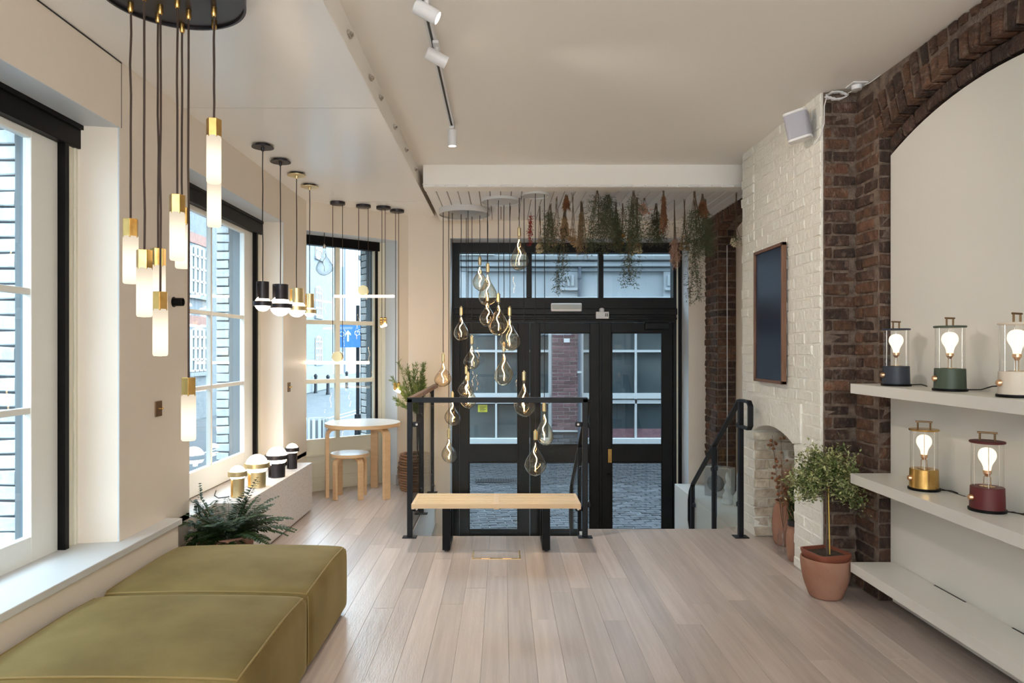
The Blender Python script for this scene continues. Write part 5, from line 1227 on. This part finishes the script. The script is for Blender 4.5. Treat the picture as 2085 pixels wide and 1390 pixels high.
q = MB()
for p0, mid, end in tips:
    for k in range(92):
        u = r.uniform(0.42, 1.06); p = (p0 * (1 - u) ** 2 + mid * 2 * u * (1 - u) + end * u * u) + Vector((r.gauss(0, .022), r.gauss(0, .020), r.gauss(0, .020)))
        if p.y > 4.19: p.y = 4.19 - r.uniform(0, .01)
        if p.x > 1.975 and p.y < 3.93 and p.z < 0.76: continue
        d = Vector((r.uniform(-1, 1), r.uniform(-1, 1), r.uniform(-0.6, 1)))
        leaf(q, p, d, Vector((r.uniform(-.5, .5), r.uniform(-.5, .5), 1)), r.uniform(0.017, 0.029), r.uniform(0.005, 0.008))
q.build('foliage', 'variegated', te, raw=True)
# --- niche: large urn with pampas, jar with berries, planted pot
o = empty('terracotta_urn', (2.13, 5.10, 0)); tag(o, 'tall terracotta urn with dried pampas grass in the fireplace niche', 'urn')
MB().lathe(smooth_prof([(0, 0), (0.085, 0), (0.105, 0.06), (0.112, 0.16), (0.100, 0.27), (0.085, 0.305), (0.094, 0.325), (0.084, 0.325), (0.075, 0.29), (0.0, 0.28)], 3), 32, (2.13, 5.10, 0)).build('vessel', 'terracotta', o, smooth=60)
r = random.Random(21); st_ = MB(); pl_ = MB()
for i in range(16):
    a = r.uniform(0, 6.283); sp_ = r.uniform(0.02, 0.14); h = r.uniform(0.42, 0.66); b0 = Vector((2.13, 5.10, 0.27)); e_ = b0 + Vector((-abs(math.cos(a)) * sp_, -abs(math.sin(a)) * sp_ * 1.3, h - 0.27)); m_ = (b0 + e_) / 2 + Vector((0, 0, 0.03))
    st_.tube([b0, m_, e_], 0.0015, 4)
    for k in range(90):
        u = r.uniform(0.35, 1.0); p = b0.lerp(e_, u); needle(pl_, p, (e_ - b0).normalized() + Vector((r.gauss(0, .45), r.gauss(0, .45), r.uniform(-.2, .4))), r.uniform(.02, .045), 0.0016, r)
st_.build('stems', 'straw', o, raw=True); pl_.build('plumes', 'pinkflower', o, raw=True)
o = empty('berry_jar', (2.0, 4.87, 0)); tag(o, 'clear glass jar with dried rust berries standing in the fireplace niche', 'jar')
MB().lathe([(0, 0), (0.036, 0), (0.038, 0.02), (0.038, 0.13), (0.030, 0.15), (0.030, 0.17), (0.0295, 0.17), (0.0295, 0.15), (0.036, 0.13), (0.036, 0.02), (0, 0.012)], 24, (2.0, 4.87, 0)).build('glass', 'clearglass', o, smooth=40)
q = MB(); f = MB()
for i in range(9):
    b0 = Vector((2.0, 4.87, 0.02)); e_ = b0 + Vector((r.uniform(-0.01, 0.09), r.uniform(-0.02, 0.30), r.uniform(0.45, 0.80))); m_ = b0.lerp(e_, 0.4) + Vector((0.0, 0, 0.04)); q.tube([b0, b0 + Vector((0, 0, 0.16)), m_, e_], 0.0013, 4)
    for k in range(5):
        p = m_.lerp(e_, r.uniform(0.3, 1)); p2 = p + Vector((r.uniform(-.04, .04), r.uniform(-.04, .04), r.uniform(0, .05))); q.tube([p, p2], 0.0009, 4); f.sphere(p2, r.uniform(0.008, 0.013), 8, 6)
q.build('stems', 'twig', o, raw=True); fb2 = f.build('berries', 'rust', o, smooth=80); fb2['kind'] = 'stuff'
o = empty('cactus_pot', (2.02, 4.71, 0)); tag(o, 'small terracotta pot with upright green plant at the near side of the niche', 'potted plant')
MB().lathe(smooth_prof([(0, 0), (0.045, 0), (0.060, 0.08), (0.062, 0.17), (0.052, 0.22), (0.056, 0.24), (0.050, 0.24), (0, 0.225)], 3), 28, (2.02, 4.71, 0)).build('pot', 'terracotta', o, smooth=60)
MB().lathe([(0.0, 0.236), (0.050, 0.236), (0.053, 0.275), (0.048, 0.275), (0, 0.262)], 24, (2.02, 4.71, 0)).build('inner_pot', 'graphite', o, smooth=40)
q = MB()
for i in range(420):
    a = r.uniform(0, 6.283); rr_ = r.uniform(0, .045); z = r.uniform(.26, .50); p = Vector((2.02 + rr_ * math.cos(a), 4.71 + rr_ * math.sin(a), z)); leaf(q, p, Vector((math.cos(a) * .5, math.sin(a) * .5, 1)), Vector((r.uniform(-1, 1), r.uniform(-1, 1), .3)), r.uniform(.025, .045), .004)
q.build('foliage', 'fern', o, raw=True)
# --- basket with tall feathery plant behind the railing
bc = Vector((-0.91, 7.10, 0)); o = empty('basket_plant', bc); tag(o, 'tall feathery green plant in a woven basket beside the front doors', 'potted plant')
for k in range(14):
    z = 0.012 + k * 0.027; R_ = 0.135 + 0.035 * math.sin(math.pi * (k + 1) / 15)
    pts = [bc + Vector(((R_ + 0.006 * math.sin(14 * a + k * math.pi)) * math.cos(a), (R_ + 0.006 * math.sin(14 * a + k * math.pi)) * math.sin(a), z)) for a in [2 * math.pi * i / 56 for i in range(56)]]
    MB().tube(pts, 0.014, 6, closed=True).build('strand', 'wicker', o, smooth=70)
MB().lathe([(0, 0), (0.13, 0), (0.15, 0.2), (0.13, 0.36), (0, 0.34)], 24, bc).build('liner', 'soil', o)
q = MB(); f = MB(); r = random.Random(33)
for i in range(40):
    a = r.uniform(0, 6.283); sp_ = r.uniform(0.02, 0.25); h = r.uniform(0.80, 1.30) if i > 6 else r.uniform(1.2, 1.36)
    e_ = bc + Vector((min(math.cos(a) * sp_ - 0.02, 0.09), math.sin(a) * sp_ * 0.5 - 0.03, h)); b0 = bc + Vector((0.02, 0, 0.34)); m_ = bc + Vector((0.03 + math.cos(a) * 0.02, 0, 0.80))
    q.tube([b0, m_, e_], [0.004, 0.003, 0.001], 5)
    for k in range(150):
        u = r.uniform(0.15, 1); p = m_.lerp(e_, u); d = (e_ - m_).normalized() * 0.8 + Vector((r.gauss(0, .6), r.gauss(0, .6), r.gauss(0.1, .4))); needle(f, p, d, r.uniform(.03, .06), 0.0030, r)
q.build('stems', 'bark', o, raw=True); f.build('foliage', 'rosemary', o, raw=True)

# ================================================================== DRIED FLOWERS HANGING FROM THE BOARDED CEILING
def bunch(k, x, d, ybody, ybot, wpx, kind, mat, label, extra=None, hmat=None):
    """stems tied at the ceiling, hanging heads down; rows in photo pixels at depth d"""
    r = random.Random(100 + k); c = (x - 1024) * d / F; top = Vector((c, d, ZB)); zb = 1.46 - (ybody - 710) * d / F; ze = 1.46 - (ybot - 710) * d / F; W = wpx * d / F / 2
    o = empty('dried_bunch', (c, d, ze)); tag(o, label, 'dried flowers', 'dried flower bunches hung over the entry')
    MB().tube([(c, d, ZB - 0.018), (c, d, ZB + 0.003)], 0.004, 6).build('hook', 'whiteplastic', o)
    st_ = MB(); fl = MB(); hd = MB(); tl = MB(); ns = {'spray': 12, 'wheat': 20, 'heads': 7, 'spike': 3, 'plume': 6, 'twigs': 5, 'berry': 8}[kind]
    for i in range(ns):
        e_ = Vector((c + r.uniform(-W, W), d + r.uniform(-W, W) * 0.7, ze + r.uniform(0, 0.35) * (zb - ze) if i else ze))
        m_ = Vector((c + (e_.x - c) * 0.25 + r.uniform(-.008, .008), d + (e_.y - d) * 0.25, (2 * zb + ZB) / 3 if kind in ('spray',) else zb))
        m2 = Vector((c + (e_.x - c) * 0.6, d + (e_.y - d) * 0.6, min(zb, m_.z) * 0.6 + e_.z * 0.4))
        path = [top + Vector((r.uniform(-.008, .008), r.uniform(-.008, .008), -0.006)), m_, m2, e_]
        st_.tube(path, [0.0026, 0.0024, 0.0018, 0.001], 4)
        if kind == 'spray':
            for j in range(150):
                u = r.random() ** 0.75; s = m_.lerp(e_, u); w = W * (0.35 + 0.65 * math.sin(math.pi * min(u * 0.8 + 0.15, 1)))
                p = s + Vector((r.gauss(0, w * 0.42), r.gauss(0, w * 0.38), r.gauss(0, .02)))
                needle(fl, p, Vector((r.gauss(0, 1), r.gauss(0, 1), r.uniform(-1.6, .3))), r.uniform(.020, .050), 0.0024, r)
        elif kind == 'wheat':
            for j in range(60):
                u = r.uniform(0.0, 1); p = m_.lerp(e_, u); needle(fl, p, (e_ - m_).normalized() + Vector((r.gauss(0, .45), r.gauss(0, .45), -.2)), r.uniform(.02, .045), 0.0022, r)
        elif kind == 'spike':
            for j in range(150):
                u = r.random(); p = m_.lerp(e_, u) + Vector((r.gauss(0, W * .5), r.gauss(0, W * .5), 0)); needle(fl, p, Vector((r.gauss(0, .8), r.gauss(0, .8), -1)), r.uniform(.012, .024), 0.0035, r)
        elif kind == 'plume':
            for j in range(150):
                u = r.random(); p = m_.lerp(e_, u) + Vector((r.gauss(0, W * .3), r.gauss(0, W * .3), 0)); needle(fl, p, Vector((r.gauss(0, .5), r.gauss(0, .5), -1)), r.uniform(.025, .05), 0.0018, r)
        elif kind in ('heads', 'berry'):
            R_ = 0.019 if kind == 'heads' else 0.009
            for j in range(1 if kind == 'heads' else 6):
                p = e_ + (Vector((0, 0, 0)) if j == 0 else Vector((r.uniform(-.03, .03), r.uniform(-.03, .03), r.uniform(0, .06))))
                if j: st_.tube([m2.lerp(e_, 0.5), p], 0.0008, 3)
                if kind == 'heads':
                    for g in range(34):
                        dv = Vector((r.gauss(0, 1), r.gauss(0, 1), r.gauss(-.3, 1))).normalized(); leaf(hd, p + dv * R_ * 0.3, dv, Vector((r.uniform(-1, 1), r.uniform(-1, 1), r.uniform(-1, 1))), R_, 0.006)
                else: hd.sphere(p, R_, 7, 5)
            for j in range(14): needle(fl, m2.lerp(e_, r.random()), Vector((r.gauss(0, 1), r.gauss(0, 1), -.6)), .035, 0.003, r)
        else:
            for j in range(10):
                u = r.uniform(.2, 1); p = m_.lerp(e_, u); p2 = p + Vector((r.gauss(0, .04), r.gauss(0, .03), -r.uniform(.02, .06))); st_.tube([p, p2], 0.001, 3); needle(fl, p2, Vector((r.gauss(0, 1), r.gauss(0, 1), -1)), .02, .004, r)
    if extra:                                     # trailing tail of thin sprays
        ex, ey = extra; q0 = Vector((c, d, zb * .5 + ze * .5)); q1 = Vector(((ex - 1024) * d / F, d, 1.46 - (ey - 710) * d / F))
        for i in range(9):
            e_ = q1 + Vector((r.gauss(0, .05), r.gauss(0, .04), abs(r.gauss(0, .09)))); m_ = q0.lerp(e_, .5) + Vector((r.gauss(0, .03), r.gauss(0, .02), 0)); st_.tube([q0, m_, e_], [.0018, .0014, .0008], 4)
            for j in range(95):
                p = (q0.lerp(m_, r.random()) if r.random() < .4 else m_.lerp(e_, r.random())) + Vector((r.gauss(0, .018), r.gauss(0, .018), 0)); needle(tl, p, Vector((r.gauss(0, 1), r.gauss(0, 1), r.uniform(-1.5, .2))), r.uniform(.018, .04), .0030, r)
    st_.build('stems', 'twig', o, raw=True)
    if fl.v: fl.build('foliage', mat, o, raw=True)
    if tl.v: tl.build('trailing_spray', 'driedgreen', o, raw=True)
    if hd.v: hd.build('flower_heads', hmat or 'paleflower', o, raw=True)
BN = ((1081, 6.9, 438, 500, 9, 'spike', 'redflower', 'single dark red dried flower spike nearest the bulbs', None, None),
      (1099, 6.62, 470, 512, 10, 'heads', 'straw', 'thin dried stems ending in a pale flower next to the red spike', None, 'paleflower'),
      (1121, 6.5, 440, 515, 26, 'spray', 'driedgreen2', 'short bushy green dried bunch left of the middle transom pane', None, None),
      (1133, 6.2, 440, 500, 30, 'twigs', 'straw', 'loose dried twigs hanging before the middle transom pane', None, None),
      (1154, 6.12, 398, 425, 12, 'wheat', 'rust', 'small rusty orange dried tuft close to the beam', None, None),
      (1150, 6.45, 440, 487, 20, 'wheat', 'straw', 'brown wheat bunch with a dark green tail trailing before the transom glass', (1140, 603), None),
      (1166, 6.05, 450, 498, 18, 'heads', 'straw', 'bunch of straw coloured poppy heads below the beam', None, 'straw'),
      (1184, 6.4, 428, 524, 22, 'wheat', 'straw', 'long pale wheat bunch with thin tails', None, None),
      (1216, 5.98, 408, 521, 46, 'spray', 'driedgreen', 'largest dark green dried bunch in the middle of the row', None, None),
      (1238, 6.15, 398, 490, 34, 'spray', 'driedgreen', 'wispy dark green dried bunch right of the largest one', None, None),
      (1254, 6.45, 450, 514, 24, 'spray', 'driedgreen2', 'light green dried bunch on a long straight stick', None, None),
      (1268, 6.5, 440, 500, 34, 'heads', 'driedgreen', 'bunch of orange dried flowers among green stems', None, 'orangeflower'),
      (1290, 5.98, 410, 521, 34, 'spray', 'driedgreen', 'dark green bunch with a long tail before the right transom pane', (1286, 588), None),
      (1297, 6.25, 480, 515, 20, 'heads', 'straw', 'pale dried roses hanging below the dark green bunch', None, 'paleflower'),
      (1312, 6.27, 410, 437, 24, 'berry', 'pinkflower', 'small fan of pinkish dried berries', None, 'pinkflower'),
      (1336, 6.5, 440, 500, 40, 'spray', 'driedgreen', 'round bushy green bunch before the right transom pane', None, None),
      (1351, 5.98, 398, 474, 14, 'wheat', 'rust', 'long red brown dried bunch', None, None),
      (1374, 6.35, 485, 545, 22, 'plume', 'pinkflower', 'drooping pink pampas plume at the right door jamb', None, None),
      (1394, 6.3, 465, 506, 14, 'heads', 'straw', 'tan dried flower bunch above the right door jamb', None, 'straw'),
      (1414, 6.0, 443, 525, 40, 'spray', 'driedgreen', 'big green bunch with the longest trailing tail beside the brick pier', (1412, 625), 'orangeflower'),
      (1430, 6.1, 408, 441, 20, 'wheat', 'rust', 'small orange brown dried tuft above the long green bunch', None, None),
      (1436, 6.3, 450, 520, 26, 'spray', 'driedgreen2', 'thin grey green dried spray touching the brick pier', None, None),
      (1499, 6.05, 468, 499, 18, 'heads', 'driedgreen2', 'dried white flower bunch in the far brick alcove', None, 'paleflower'))
for k, (x, d, yb_, ye_, w, kind, mat, lab, ex, hm) in enumerate(BN): bunch(k, x, d, yb_, ye_, w, kind, mat, lab, ex, hm)
